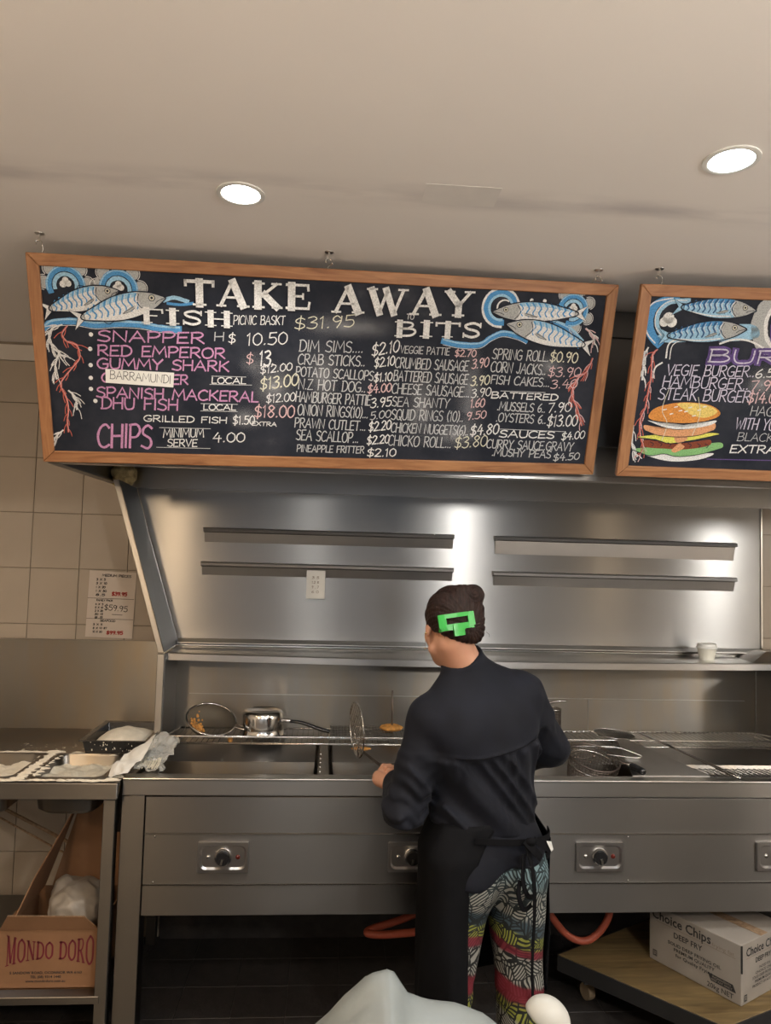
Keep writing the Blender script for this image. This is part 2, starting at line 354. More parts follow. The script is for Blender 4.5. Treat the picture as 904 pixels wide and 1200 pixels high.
# ------------------------------------------------------------------ lettering: a stroke alphabet
def _c(*p): return ('c', p)
def _l(*p): return ('l', p)
G = {
'A': (.8, [_l((0, 0), (.4, 1), (.8, 0)), _l((.14, .36), (.68, .36))]),
'B': (.7, [_l((.05, 0), (.05, 1)), _c((0, .98), (.5, 1), (.6, .78), (.4, .55), (.08, .52)), _c((.08, .52), (.55, .52), (.7, .26), (.5, .02), (0, 0))]),
'C': (.7, [_c((.68, .86), (.45, 1), (.15, .85), (0, .5), (.12, .12), (.4, 0), (.7, .12))]),
'D': (.72, [_l((.08, 0), (.08, 1)), _c((0, .98), (.4, 1), (.7, .7), (.68, .28), (.4, .02), (0, 0))]),
'E': (.6, [_l((.6, 1), (.05, .97), (.03, 0), (.6, .02)), _l((.04, .5), (.5, .53))]),
'F': (.6, [_l((.62, 1), (.05, .97), (.05, 0)), _l((.05, .5), (.5, .54))]),
'G': (.75, [_c((.68, .88), (.4, 1), (.1, .8), (0, .45), (.15, .1), (.45, 0), (.7, .12), (.72, .42)), _l((.4, .42), (.76, .44))]),
'H': (.7, [_l((.03, 1), (.03, 0)), _l((.67, 1), (.67, 0)), _l((.03, .5), (.67, .52))]),
'I': (.16, [_l((.08, 1), (.08, 0))]),
'J': (.5, [_c((.42, 1), (.44, .4), (.35, .06), (.15, 0), (0, .15))]),
'K': (.7, [_l((.05, 1), (.05, 0)), _l((.65, 1), (.08, .45)), _l((.2, .55), (.7, 0))]),
'L': (.55, [_l((.05, 1), (.05, .02), (.55, .02))]),
'M': (.95, [_l((0, 0), (.12, 1), (.47, .3), (.82, 1), (.95, 0))]),
'N': (.75, [_l((.04, 0), (.06, 1), (.68, .02), (.72, 1))]),
'O': (.75, [_c((.37, 1), (.08, .82), (0, .45), (.14, .08), (.42, 0), (.68, .18), (.75, .55), (.62, .9), (.37, 1))]),
'P': (.65, [_l((.05, 0), (.05, 1)), _c((0, .97), (.45, 1), (.65, .75), (.45, .48), (.06, .44))]),
'Q': (.75, [_c((.37, 1), (.08, .82), (0, .45), (.14, .08), (.42, 0), (.68, .18), (.75, .55), (.62, .9), (.37, 1)), _l((.45, .3), (.8, -.1))]),
'R': (.7, [_l((.05, 0), (.05, 1)), _c((0, .97), (.45, 1), (.62, .78), (.45, .53), (.06, .48)), _l((.25, .5), (.7, 0))]),
'S': (.62, [_c((.6, .88), (.35, 1), (.08, .85), (.1, .62), (.5, .44), (.6, .2), (.4, .0), (0, .1))]),
'T': (.7, [_l((0, .97), (.7, 1)), _l((.36, .98), (.34, 0))]),
'U': (.7, [_c((.02, 1), (.03, .4), (.15, .05), (.38, 0), (.62, .12), (.68, .5), (.68, 1))]),
'V': (.7, [_l((0, 1), (.34, 0), (.7, 1))]),
'W': (1.0, [_l((0, 1), (.24, 0), (.5, .75), (.74, 0), (1, 1))]),
'X': (.7, [_l((0, 1), (.7, 0)), _l((.7, 1), (0, 0))]),
'Y': (.7, [_l((0, 1), (.34, .5), (.7, 1)), _l((.34, .5), (.3, 0))]),
'Z': (.65, [_l((0, .97), (.62, 1), (.02, 0), (.66, .02))]),
'0': (.6, [_c((.3, 1), (.04, .75), (.03, .25), (.3, 0), (.57, .25), (.56, .75), (.3, 1))]),
'1': (.3, [_l((.02, .8), (.17, 1), (.17, 0))]),
'2': (.6, [_c((.02, .8), (.25, 1), (.55, .82), (.4, .45), (.02, .02)), _l((.02, .02), (.6, .04))]),
'3': (.58, [_c((.03, .9), (.35, 1), (.52, .78), (.2, .53)), _c((.2, .53), (.55, .42), (.5, .1), (.25, 0), (0, .1))]),
'4': (.62, [_l((.35, 1), (.02, .38), (.62, .4)), _l((.45, .7), (.43, 0))]),
'5': (.58, [_l((.55, 1), (.1, .97), (.08, .58)), _c((.08, .58), (.45, .6), (.56, .3), (.35, .02), (0, .08))]),
'6': (.58, [_c((.48, 1), (.12, .65), (.03, .25), (.28, 0), (.55, .2), (.45, .48), (.1, .4))]),
'7': (.55, [_l((0, .97), (.55, 1), (.18, 0))]),
'8': (.6, [_c((.5, .85), (.3, 1), (.08, .8), (.3, .54), (.55, .28), (.3, 0), (.04, .25), (.3, .54), (.54, .78), (.48, .88))]),
'9': (.58, [_c((.5, .75), (.25, 1), (.03, .75), (.2, .5), (.5, .62)), _c((.52, .95), (.5, .5), (.3, 0))]),
'.': (.18, [_l((.06, .02), (.11, .08))]), '-': (.3, [_l((.02, .45), (.28, .47))]),
'$': (.6, [_c((.56, .82), (.3, .95), (.06, .78), (.12, .58), (.5, .42), (.56, .2), (.3, .05), (.02, .16)), _l((.33, 1.12), (.28, -.1))]),
'(': (.25, [_c((.22, 1.05), (.03, .7), (.03, .3), (.22, -.05))]), ')': (.25, [_c((.03, 1.05), (.22, .7), (.22, .3), (.03, -.05))]),
' ': (.45, []), ',': (.15, [_l((.1, .1), (.03, -.12))]), '&': (.7, [_c((.7, .0), (.2, .75), (.35, 1), (.5, .8), (.08, .3), (.25, 0), (.65, .4))]),
'@': (.8, [_c((.6, .3), (.3, .3), (.3, .7), (.6, .7), (.6, .3), (.8, .5), (.6, 1), (.1, .8), (.1, .2), (.6, 0))]),
}
def ribbon(mb, pts, w, put, jit=0):
    """flat stroke of width w along 2d pts; put(x,y)->3d"""
    P = [Vector((p[0], p[1])) for p in pts]
    Q = [P[0]]
    for p in P[1:]:
        if (p-Q[-1]).length > 1e-5: Q.append(p)
    if len(Q) < 2: return
    L, R = [], []
    for i in range(len(Q)):
        a = (Q[i]-Q[i-1]).normalized() if i > 0 else None
        b = (Q[i+1]-Q[i]).normalized() if i < len(Q)-1 else None
        t = a if b is None else b if a is None else (a+b)
        if t.length < .2: t = a
        t = t.normalized(); n = Vector((-t.y, t.x))
        k = 1.0
        if a is not None and b is not None: k = min(1.6, 1/max(.5, n.dot(Vector((-a.y, a.x)))))
        ww = w/2*k*(1+random.uniform(-jit, jit))
        c = Q[i]
        if b is None: c = c+t*w*.35
        if a is None: c = c-t*w*.35
        L.append(c+n*ww); R.append(c-n*ww)
    n0 = len(Q)
    mb.add([put(*p) for p in L]+[put(*p) for p in R], [(i, i+1, n0+i+1, n0+i) for i in range(n0-1)])
def text_strokes(s):
    out = []; x = 0
    for ch in s:
        w, st = G.get(ch, G[' '])
        for kind, pts in st:
            pp = [(p[0], p[1]) for p in pts]
            if kind == 'c': pp = [(v.x, v.y) for v in catmull([(p[0], p[1], 0) for p in pp], 5)]
            out.append([(x+a, b) for a, b in pp])
        x += w+.13
    return out, max(.01, x-.13)
def write_line(mb, s, u0, v0, u1, v1, h, lw, put, slant=.08):
    """put(u, v) with v downwards; baseline from (u0,v0) to (u1,v1)"""
    st, tw = text_strokes(s)
    for pl in st:
        j1, j2 = random.uniform(-.02, .02), random.uniform(-.03, .03)
        q = [(u0+(u1-u0)*(a/tw)+slant*b*h, v0+(v1-v0)*(a/tw)-(b+j2*.5)*h) for a, b in pl]
        ribbon(mb, q, lw, put, .12)
# serif capitals: list of (x0,y0,x1,y1,thickness) bars and curved strokes with widths
SG = {
'T': (.95, [((.48, .02), (.48, .95), .22), ((.02, .93), (.94, .93), .12), ((.03, .96), (.03, .76), .08), ((.93, .96), (.93, .76), .08), ((.28, .03), (.68, .03), .07)]),
'A': (1.05, [((.12, .03), (.50, .98), .10), ((.52, .98), (.86, .03), .22), ((.25, .36), (.72, .36), .08), ((0, .03), (.28, .03), .07), ((.68, .03), (1.05, .03), .07)]),
'K': (1.0, [((.2, .03), (.2, .97), .22), ((.82, .96), (.32, .46), .10), ((.4, .55), (.84, .04), .2), ((.04, .03), (.4, .03), .07), ((.04, .96), (.4, .96), .07), ((.66, .96), (.96, .96), .07), ((.68, .03), (1.0, .03), .07)]),
'E': (.85, [((.22, .03), (.22, .97), .22), ((.05, .04), (.8, .04), .09), ((.05, .96), (.78, .96), .09), ((.25, .52), (.6, .52), .08), ((.79, .03), (.82, .28), .07), ((.76, .97), (.78, .76), .07), ((.6, .62), (.6, .42), .06)]),
'W': (1.35, [((.14, .95), (.42, .02), .2), ((.42, .04), (.66, .9), .09), ((.62, .95), (.9, .02), .2), ((.92, .04), (1.2, .95), .09), ((0, .96), (.32, .96), .07), ((1.04, .96), (1.35, .96), .07)]),
'Y': (1.0, [((.14, .95), (.48, .45), .2), ((.86, .95), (.52, .45), .09), ((.49, .5), (.49, .03), .2), ((.0, .96), (.32, .96), .07), ((.68, .96), (1, .96), .07), ((.3, .03), (.68, .03), .07)]),
'F': (.82, [((.22, .03), (.22, .97), .22), ((.05, .96), (.8, .96), .09), ((.25, .52), (.6, .52), .08), ((.79, .97), (.8, .74), .07), ((.05, .03), (.42, .03), .07)]),
'I': (.5, [((.25, .03), (.25, .97), .24), ((.02, .03), (.48, .03), .08), ((.02, .96), (.48, .96), .08)]),
'H': (1.0, [((.2, .03), (.2, .97), .22), ((.8, .03), (.8, .97), .22), ((.2, .5), (.8, .5), .09), ((0, .03), (.4, .03), .07), ((0, .96), (.4, .96), .07), ((.6, .03), (1, .03), .07), ((.6, .96), (1, .96), .07)]),
'S': (.75, [(('c', (.68, .82), (.42, .97), (.12, .82), (.2, .6), (.55, .44), (.64, .2), (.38, .03), (.06, .18)), None, .17), ((.7, .98), (.7, .7), .06), ((.05, .3), (.05, .02), .06)]),
'B': (.88, [((.2, .03), (.2, .97), .22), (('c', (.2, .95), (.6, .92), (.7, .74), (.5, .54), (.22, .52)), None, .13), (('c', (.22, .52), (.7, .5), (.8, .27), (.6, .06), (.2, .05)), None, .15), ((.02, .03), (.3, .03), .07), ((.02, .96), (.3, .96), .07)]),
'M': (1.3, [((.22, .03), (.22, .95), .1), ((.26, .95), (.62, .1), .22), ((.64, .1), (1.0, .95), .1), ((1.05, .03), (1.05, .97), .22), ((.04, .03), (.4, .03), .07), ((.85, .03), (1.26, .03), .07), ((.06, .96), (.3, .96), .07), ((1.0, .96), (1.24, .96), .07)]),
'O': (1.0, [(('c', (.5, .97), (.16, .8), (.1, .5), (.16, .2), (.5, .03), (.84, .2), (.9, .5), (.84, .8), (.5, .97)), None, .19)]),
'N': (1.1, [((.2, .03), (.2, .95), .1), ((.22, .95), (.88, .05), .22), ((.9, .97), (.9, .03), .1), ((.04, .03), (.36, .03), .07), ((.74, .96), (1.06, .96), .07), ((.02, .96), (.3, .96), .07)]),
'D': (1.0, [((.2, .03), (.2, .97), .22), (('c', (.2, .95), (.6, .92), (.86, .7), (.86, .3), (.6, .08), (.2, .05)), None, .18), ((.02, .03), (.3, .03), .07), ((.02, .96), (.3, .96), .07)]),
'R': (1.0, [((.2, .03), (.2, .97), .22), (('c', (.2, .95), (.6, .94), (.74, .74), (.58, .52), (.22, .48)), None, .14), ((.45, .5), (.88, .04), .2), ((.02, .03), (.4, .03), .07), ((.02, .96), (.3, .96), .07), ((.72, .03), (1.02, .03), .07)]),
' ': (.5, []),
}
def write_serif(mb, s, u0, v0, u1, v1, h, put, warp=None, fat=1.0):
    gap = .1; tw = sum(SG[c][0]+gap for c in s)-gap; x = 0
    for ch in s:
        w, bars = SG[ch]
        for a, b, t in bars:
            if a[0] == 'c': pl = [(v.x, v.y) for v in catmull([(p[0], p[1], 0) for p in a[1:]], 6)]
            else:
                n = 5; pl = [(a[0]+(b[0]-a[0])*i/n, a[1]+(b[1]-a[1])*i/n) for i in range(n+1)]
            q = []
            for px, py in pl:
                k = (x+px)/tw; hh = h; dv = 0
                if warp: hh, dv = warp(k, h)
                q.append((u0+(u1-u0)*k, v0+(v1-v0)*k-py*hh-dv))
            sx = (u1-u0)/tw
            vert = abs(pl[-1][0]-pl[0][0]) < abs(pl[-1][1]-pl[0][1])
            ww = t*fat*(sx if vert else min(h, sx*1.4)) if a[0] != 'c' else t*fat*min(sx, h)
            cut = .35*ww
            ribbon(mb, q, ww, put, 0)
        x += w+gap
# ------------------------------------------------------------------ the room
BACK = 3.40
def slab(name, x0, x1, y0, y1, z0, z1, mat, kind='structure'):
    return MB().box(x0, x1, y0, y1, z0, z1).build(name, mat, kind=kind)
slab('ceiling', -3.2, 4.2, -4.0, 3.6, CEIL, CEIL+.1, M['ceiling'])
floor = slab('floor', -3.2, 4.2, -4.0, 3.6, -.1, -.006, M['floor_grout'])
slab('wall_left', -3.3, -3.2, -4.0, 3.6, -.1, 2.7, M['paint'])
slab('wall_right', 4.2, 4.3, -4.0, 3.6, -.1, 2.7, M['paint'])
wall = slab('wall_back', -3.2, 4.2, BACK+.008, 3.6, -.006, CEIL, M['grout'])
# shop front: a wall with a wide window opening behind the photographer
wf = MB(); wf.box(-3.2, 4.2, -4.1, -4.0, 0, .7); wf.box(-3.2, 4.2, -4.1, -4.0, 2.3, 2.6); wf.box(-3.2, -2.2, -4.1, -4.0, .7, 2.3); wf.box(3.0, 4.2, -4.1, -4.0, .7, 2.3)
wf.build('wall_front', M['front_paint'], kind='structure')
wn = MB()
for x in (-2.2, -.5, 1.2, 2.95): wn.box(x, x+.05, -4.08, -4.02, .7, 2.3)
wn.box(-2.2, 3.0, -4.08, -4.02, .7, .75); wn.box(-2.2, 3.0, -4.08, -4.02, 2.25, 2.3)
wn.build('window_1', M['steel_dark'], kind='structure')
# loose tiles: one object each, sharing a mesh
def tile_proto(name, w, h, d, mat, axis):
    mb = MB(); g = .0011; b = .0014
    W2, H2 = w-2*g, h-2*g
    def P(u, v, t): return (u, t, v) if axis == 'y' else (u, v, -t)
    lo = [P(g, g, d), P(g+W2, g, d), P(g+W2, g+H2, d), P(g, g+H2, d)]
    mi = [P(g, g, b), P(g+W2, g, b), P(g+W2, g+H2, b), P(g, g+H2, b)]
    hi = [P(g+b, g+b, 0), P(g+W2-b, g+b, 0), P(g+W2-b, g+H2-b, 0), P(g+b, g+H2-b, 0)]
    v = lo+mi+hi
    fs = [(i, (i+1) % 4, 4+(i+1) % 4, 4+i) for i in range(4)]+[(4+i, 4+(i+1) % 4, 8+(i+1) % 4, 8+i) for i in range(4)]+[(8, 9, 10, 11)]
    mb.add(v, fs); me = bpy.data.meshes.new(name); me.from_pydata(mb.v, [], mb.f); me.materials.append(mat)
    bm = bmesh.new(); bm.from_mesh(me); bmesh.ops.recalc_face_normals(bm, faces=bm.faces); bm.to_mesh(me); bm.free()
    return me
TW, TH = .2105, .245
rows = [(.119+TH*i, TH) for i in range(9)]+[(.119+TH*9, .19)]
rows = [(0, .119)]+rows
tmesh = {}
for (z, h) in rows:
    if z > 2.4: z0 = 2.324
    for i in list(range(-3, 5))+list(range(15, 19)):
        x = -1.3255+TW*i
        if i < 5 and x > -.75: continue
        k = round(h, 3)
        if k not in tmesh: tmesh[k] = tile_proto('tile', TW, h, .009, M['tile'], 'y')
        o = bpy.data.objects.new('tile', tmesh[k]); COL.objects.link(o); o.parent = wall
        o.location = (x, BACK+random.uniform(-.0006, .0006), z)
        o.rotation_euler = (random.uniform(-.003, .003), 0, random.uniform(-.003, .003))
# plaster strip above the tiles and the cream painted wall behind
MB().box(-3.2, 4.2, BACK-.006, BACK+.008, 2.515, 2.585).build('trim_1', M['paint'], kind='structure')
fm = tile_proto('floor_tile', .2, .2, .006, M['floor_tile'], 'z')
for i in range(-5, 14):
    for j in range(7):
        o = bpy.data.objects.new('floor_tile', fm); COL.objects.link(o); o.parent = floor
        o.location = (-.513+.1985*i, 2.225+.1985*j, random.uniform(-.0008, .0004))
# ceiling joint and repair patch
MB().box(.205, .395, 1.765, 1.865, CEIL-.0008, CEIL+.001).build('ceiling_patch', M['patch'], cat='patch', label='grey rectangular repair patch on the cream ceiling')
# serving counter, its top just below the picture
MB().box(-.69, 4.2, 3.385, BACK, 0, .33).build('dark_strip_back', M['floor_tile'], kind='structure')  # dark strip added so the shaded gap under the fryers stays black
slab('trim_2', -1.6, 2.4, .45, 1.22, 0, .90, M['paint'])
slab('trim_3', -3.19, 4.19, -3.99, .45, -.006, .004, M['floor'])

# ------------------------------------------------------------------ hood
hood = thing('range_hood', 'stainless steel extraction hood over the fish fryers', 'hood', (0, 2.9, 1.97))
HX0, HX1 = -.958, 2.75
mb = MB()
mb.box(HX0, HX1, 2.56, 2.575, 1.972, 2.092)                      # front fascia
mb.box(HX0, HX1, 2.555, 2.60, 1.966, 1.986)
mb.build('front_fascia', M['steel'], hood, bevel=.002)
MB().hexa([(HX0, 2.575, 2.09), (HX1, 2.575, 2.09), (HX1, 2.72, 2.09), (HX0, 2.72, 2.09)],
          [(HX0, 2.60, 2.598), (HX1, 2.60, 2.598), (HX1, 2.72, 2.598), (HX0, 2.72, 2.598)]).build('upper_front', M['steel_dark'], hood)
MB().box(HX0, HX1, 2.586, 2.596, 2.498, 2.502).build('seam', M['steel_dark'], hood)
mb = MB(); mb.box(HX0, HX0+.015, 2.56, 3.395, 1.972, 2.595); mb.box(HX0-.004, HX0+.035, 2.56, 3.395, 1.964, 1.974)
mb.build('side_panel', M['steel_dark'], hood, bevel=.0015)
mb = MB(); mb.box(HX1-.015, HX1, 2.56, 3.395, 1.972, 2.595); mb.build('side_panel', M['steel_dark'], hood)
MB().box(HX0, HX1, 3.33, 3.395, 1.955, 2.595).build('inner_back', M['steel'], hood)
# slanted cheek on the left: front flange, inner face
ft, fb = (-.905, 3.12, 1.968), (-.692, 3.12, 1.266)
ct, cb = (-.868, 3.345, 1.955), (-.655, 3.345, 1.275)
mb = MB()
w = .026
mb.plate([ft, (ft[0]+w, ft[1], ft[2]), (fb[0]+w, fb[1], fb[2]), fb], (0, 1, 0), .006)
mb.build('cheek_flange', M['steel'], hood, bevel=.0015)
mb = MB()
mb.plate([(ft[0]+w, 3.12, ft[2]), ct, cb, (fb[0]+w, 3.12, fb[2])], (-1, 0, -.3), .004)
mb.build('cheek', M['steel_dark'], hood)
mb = MB(); mb.tube([ct, cb], .003, 6); mb.tube([cb, (fb[0]+w, 3.12, fb[2])], .003, 6); mb.build('cheek_edge', M['chrome'], hood)
# back panel
mb = MB(); mb.plate([(ct[0], 3.352, 1.965), (2.015, 3.352, 1.965), (2.015, 3.352, 1.287), (cb[0], 3.352, 1.272)], (0, 1, 0), .012)
mb.build('back_panel', M['steel_panel'], hood)
mb = MB(); mb.box(2.010, 2.017, 3.345, 3.366, 1.28, 1.96); mb.box(-.86, 2.015, 3.346, 3.353, 1.958, 1.964)
mb.build('panel_edge', M['chrome'], hood)
mb = MB(); mb.prism_x([(3.352, 1.300), (3.31, 1.286), (3.31, 1.282), (3.352, 1.282)], -.655, 2.012); mb.build('lower_flange', M['steel'], hood)
# removable filter baffles held by long rails
def baffle(x0, x1, z, strip, lab):
    mb = MB()
    mb.prism_x([(3.352, z+.005), (3.332, z+.004), (3.322, z-.002), (3.319, z-.012), (3.323, z-.015), (3.352, z-.012)], x0, x1)
    p = mb.build('filter_rail', M['satin'], hood, label=lab)
    MB().box(x0+.002, x1-.002, 3.338, 3.352, z-.0185, z-.012).build('slot_shade', M['black_edge'], p)  # black strip painted in as the shaded slot under the rail
    MB().prism_x([(3.352, z-.018), (3.336, z-.018), (3.349, z-strip), (3.352, z-strip)], x0+.004, x1-.004).build('baffle', M['satin'], p)
    for i in range(5):
        MB().ball((x0+.09+(x1-x0-.18)*i/4, 3.334, z+.003), .0045, 8, 4).build('screw', M['chrome'], p, smooth=True)
baffle(-.566, .555, 1.785, .060, 'upper left filter rail')
baffle(-.570, .555, 1.634, .055, 'lower left filter rail')
baffle(.742, 1.882, 1.785, .078, 'upper right filter rail')
baffle(.737, 1.882, 1.624, .060, 'lower right filter rail')
mb = MB()
cc = MB(); cc.box(-.104, -.022, 3.310, 3.3125, 1.487, 1.611)
card = cc.build('note_card', M['white_plastic'], None, cat='card', label='small white card hanging from the lower left rail of the hood')
ORG[card.name] = Vector((0, 0, 0))
mb = MB()
for r in range(4):
    write_line(mb, ['3 5', '1.2 8', '9 . 7', '6 0'][r], -.08, -(1.575-.021*r), -.05, -(1.575-.021*r), .010, .0018, lambda u, v: (u, 3.3085, -v))
mb.build('writing', M['grout'], card)

# ------------------------------------------------------------------ shelf under the hood panel
shelf = thing('wall_shelf', 'long narrow stainless shelf below the hood panel', 'shelf', (.7, 3.25, 1.26))
mb = MB(); nx = 24; X0, X1 = -.658, 2.6
top, fs = [], []
def sag(x): t = (x+.66)/2.7; return -.012*max(0, sin(pi*min(1, max(0, t))))
vs = []
for i in range(nx+1):
    x = X0+(X1-X0)*i/nx; d = sag(x)
    vs += [(x, 3.35, 1.268), (x, 3.155, 1.262+d), (x, 3.145, 1.258+d), (x, 3.145, 1.232+d), (x, 3.155, 1.232+d), (x, 3.155, 1.255+d), (x, 3.35, 1.262)]
n = 7
for i in range(nx):
    for k in range(n):
        k2 = (k+1) % n; fs.append((i*n+k, i*n+k2, (i+1)*n+k2, (i+1)*n+k))
fs += [tuple(range(n)), tuple(nx*n+k for k in reversed(range(n)))]
mb.add(vs, fs); mb.build('shelf_top', M['steel'], shelf)
MB().tube([(-.655, 3.335, 1.272), (2.01, 3.335, 1.272)], .004, 6).build('back_bead', M['chrome'], shelf)
MB().hexa([(1.86, 3.16, 1.262), (2.30, 3.16, 1.262), (2.30, 3.33, 1.266), (1.86, 3.33, 1.266)],
          [(1.97, 3.24, 1.300), (2.20, 3.24, 1.300), (2.20, 3.32, 1.300), (1.97, 3.32, 1.300)]).build('end_cap', M['steel_warm'], shelf)

# ------------------------------------------------------------------ fryer range
FY = 2.645; FX0, FX1 = -.686, 2.75
fry = thing('fryer_range', 'long stainless steel fish fryer range with control knobs', 'fryer', (.6, 2.9, 0))
mb = MB(); mb.box(FX0, FX1, FY, FY+.02, .842, .898); mb.box(FX0, FX1, FY-.002, FY+.055, .893, .902)
mb.build('front_lip', M['steel'], fry, bevel=.003, seg=2)
zs = [(.716, .839), (.545, .713), (.440, .542)]
for a, b in zs: MB().box(-.606, FX1, FY+.004, FY+.016, a, b).build('front_panel', M['steel_front'], fry, bevel=.002)
for z in (.7145, .5435): MB().box(-.606, FX1, FY+.001, FY+.014, z-.0015, z+.0015).build('panel_seam', M['chrome'], fry)
for x in (-.60,):
    for z in (.705, .553): MB().ball((x+.03, FY+.004, z), .004, 8, 4).build('screw', M['chrome'], fry, smooth=True)
for x in (1.093,):
    for z in (.705, .553): MB().ball((x, FY+.004, z), .004, 8, 4).build('screw', M['chrome'], fry, smooth=True)
for x in (-.686, 2.30):
    MB().box(x, x+.078, FY+.002, FY+.075, .02, .842).build('leg', M['steel_front'], fry, bevel=.002)
    MB().lathe([(.02, 0), (.024, .004), (.024, .02)], (x+.038, FY+.04, 0), 12, closed_ends=True).build('foot', M['black_edge'], fry)
MB().box(-.606, FX1, FY+.016, 3.34, .440, .446).build('under_tray', M['steel_dark'], fry)
MB().box(FX0, FX0+.01, FY+.02, 3.345, .44, .90).build('side_panel', M['steel_dark'], fry)
# wells between sloped dividers
bounds = [-.68, -.003, .657, 1.320, 1.985]
for i in range(4):
    x0, x1 = bounds[i]+.035, bounds[i+1]-.035
    last = i == 3
    zb = .83 if last else .60
    MB().add([(x0, 2.70, .897), (x1, 2.70, .897), (x1, 3.0, .862), (x0, 3.0, .862), (x0+.02, 2.73, zb), (x1-.02, 2.73, zb), (x1-.02, 2.985, zb), (x0+.02, 2.985, zb)],
             [(0, 1, 5, 4), (1, 2, 6, 5), (2, 3, 7, 6), (3, 0, 4, 7), (4, 5, 6, 7)]).build('well', M['steel_warm'], fry)
    if not last: MB().add([(x0+.01, 2.712, .800), (x1-.01, 2.712, .800), (x1-.01, 2.993, .800), (x0+.01, 2.993, .800)], [(0, 1, 2, 3)]).build('frying_oil', M['oil'], fry)
    mb = MB(); mb.add([(x0, 3.0, .862), (x1, 3.0, .862), (x1, 3.13, .895), (x0, 3.13, .895)], [(0, 1, 2, 3)])
    mb.build('rear_apron', M['satin'], fry)
    mb = MB(); mb.add([(x0, 3.13, .895), (x1, 3.13, .895), (x1, 3.15, .84), (x0, 3.15, .84), (x1, 3.345, .84), (x0, 3.345, .84)], [(0, 1, 2, 3), (3, 2, 4, 5)])
    mb.build('rear_gutter', M['steel_warm'], fry)
for i, x in enumerate(bounds[1:4]+[bounds[0], bounds[4]]):
    mb = MB(); wv = .022
    mb.hexa([(x-.045, 2.70, .70), (x+.045, 2.70, .70), (x+.045, 3.345, .70), (x-.045, 3.345, .70)],
            [(x-wv, 2.70, .897), (x+wv, 2.70, .897), (x+wv*.6, 3.345, .899), (x-wv*.6, 3.345, .899)])
    mb.build('divider', M['steel_warm'], fry, bevel=.002)
    if i < 3:
        for k in range(5): MB().ball((x-.012, 2.74+.06*k, .899), .004, 6, 4).build('rivet', M['chrome'], fry)
MB().box(1.985, FX1, 2.70, 3.345, .885, .897).build('deck', M['steel'], fry)
# chip drainer bars in the right well
for k in range(26):
    x = 1.37+k*.023; MB().tube([(x, 2.71, .868), (x, 2.99, .850)], .0028, 5).build('drainer_bar', M['steel_dark'], fry)
# splashback behind the fryers, cheeks and posts
MB().plate([(-.66, 3.352, 1.262), (1.985, 3.352, 1.262), (1.985, 3.352, .84), (-.66, 3.352, .84)], (0, 1, 0), .01).build('splashback', M['steel_warm'], fry)
MB().box(-.60, 1.93, 3.348, 3.353, 1.058, 1.061).build('splashback_seam', M['steel'], fry)
MB().box(1.19, 1.192, 3.349, 3.353, .90, 1.058).build('splashback_seam', M['steel'], fry)
MB().box(-.664, -.659, 3.115, 3.352, .84, 1.262).build('inner_cheek', M['steel_dark'], fry)
MB().box(-.690, -.662, 3.10, 3.125, .86, 1.262).build('post', M['steel'], fry, bevel=.002)
MB().box(1.985, 1.99, 2.9, 3.352, .84, 1.262).build('inner_cheek', M['steel_dark'], fry)
MB().tube([(1.984, 3.349, .86), (1.984, 3.349, 1.25)], .003, 6).build('corner_bead', M['chrome'], fry)
# control plates
KN = [(-.336, .4), (.318, .25), (.987, -.3), (1.655, .1)]
for kx, ang in KN:
    zc = .637; p = MB(); w2, h2 = .086, .050
    # frame with a rounded recess
    def rr(w, h, r, n=4):
        out = []
        for cx, cz, a0 in ((w-r, h-r, 0), (-w+r, h-r, pi/2), (-w+r, -h+r, pi), (w-r, -h+r, 1.5*pi)):
            for i in range(n+1):
                a = a0+pi/2*i/n; out.append((cx+r*cos(a), cz+r*sin(a)))
        return out
    A_ = rr(w2, h2, .004); B_ = rr(w2-.008, h2-.010, .020); C_ = rr(w2-.014, h2-.016, .016)
    n = len(A_); y1, y0, yr = FY+.004, FY-.006, FY+.001
    vs = [(kx+a, y1, zc+b) for a, b in A_]+[(kx+a, y0, zc+b) for a, b in A_]+[(kx+a, y0, zc+b) for a, b in B_]+[(kx+a, yr, zc+b) for a, b in C_]
    fs = [(L*n+i, L*n+(i+1) % n, (L+1)*n+(i+1) % n, (L+1)*n+i) for L in range(3) for i in range(n)]+[tuple(3*n+i for i in range(n))]
    p.add(vs, fs)
    cp = p.build('control_plate', M['satin'], fry)
    MB().lathe([(.030, -.001), (.030, .004), (.028, .008), (.0235, .009)], (kx, FY, zc), 28, (0, -1, 0)).build('knob_ring', M['chrome'], cp, smooth=True, angle=40)
    MB().lathe([(.0245, 0), (.0245, .016), (.022, .020), (.0, .020)], (kx, FY, zc), 28, (0, -1, 0)).build('knob', M['knob'], cp, smooth=True, angle=40)
    R_ = Matrix.Translation((kx, FY-.021, zc)) @ Matrix.Rotation(ang*.6, 4, 'Y')
    MB().box(-.0035, .0035, -.002, .0015, -.019, -.001, R_).build('pointer', M['wire'], cp)
    for dx in (-.050, .050):
        MB().lathe([(.008, 0), (.0075, .003), (.004, .005), (0, .006)], (kx+dx, FY+.001, zc), 14, (0, -1, 0)).build('indicator_light', M['red_lamp'] if dx > 0 else M['chrome'], cp, smooth=True)
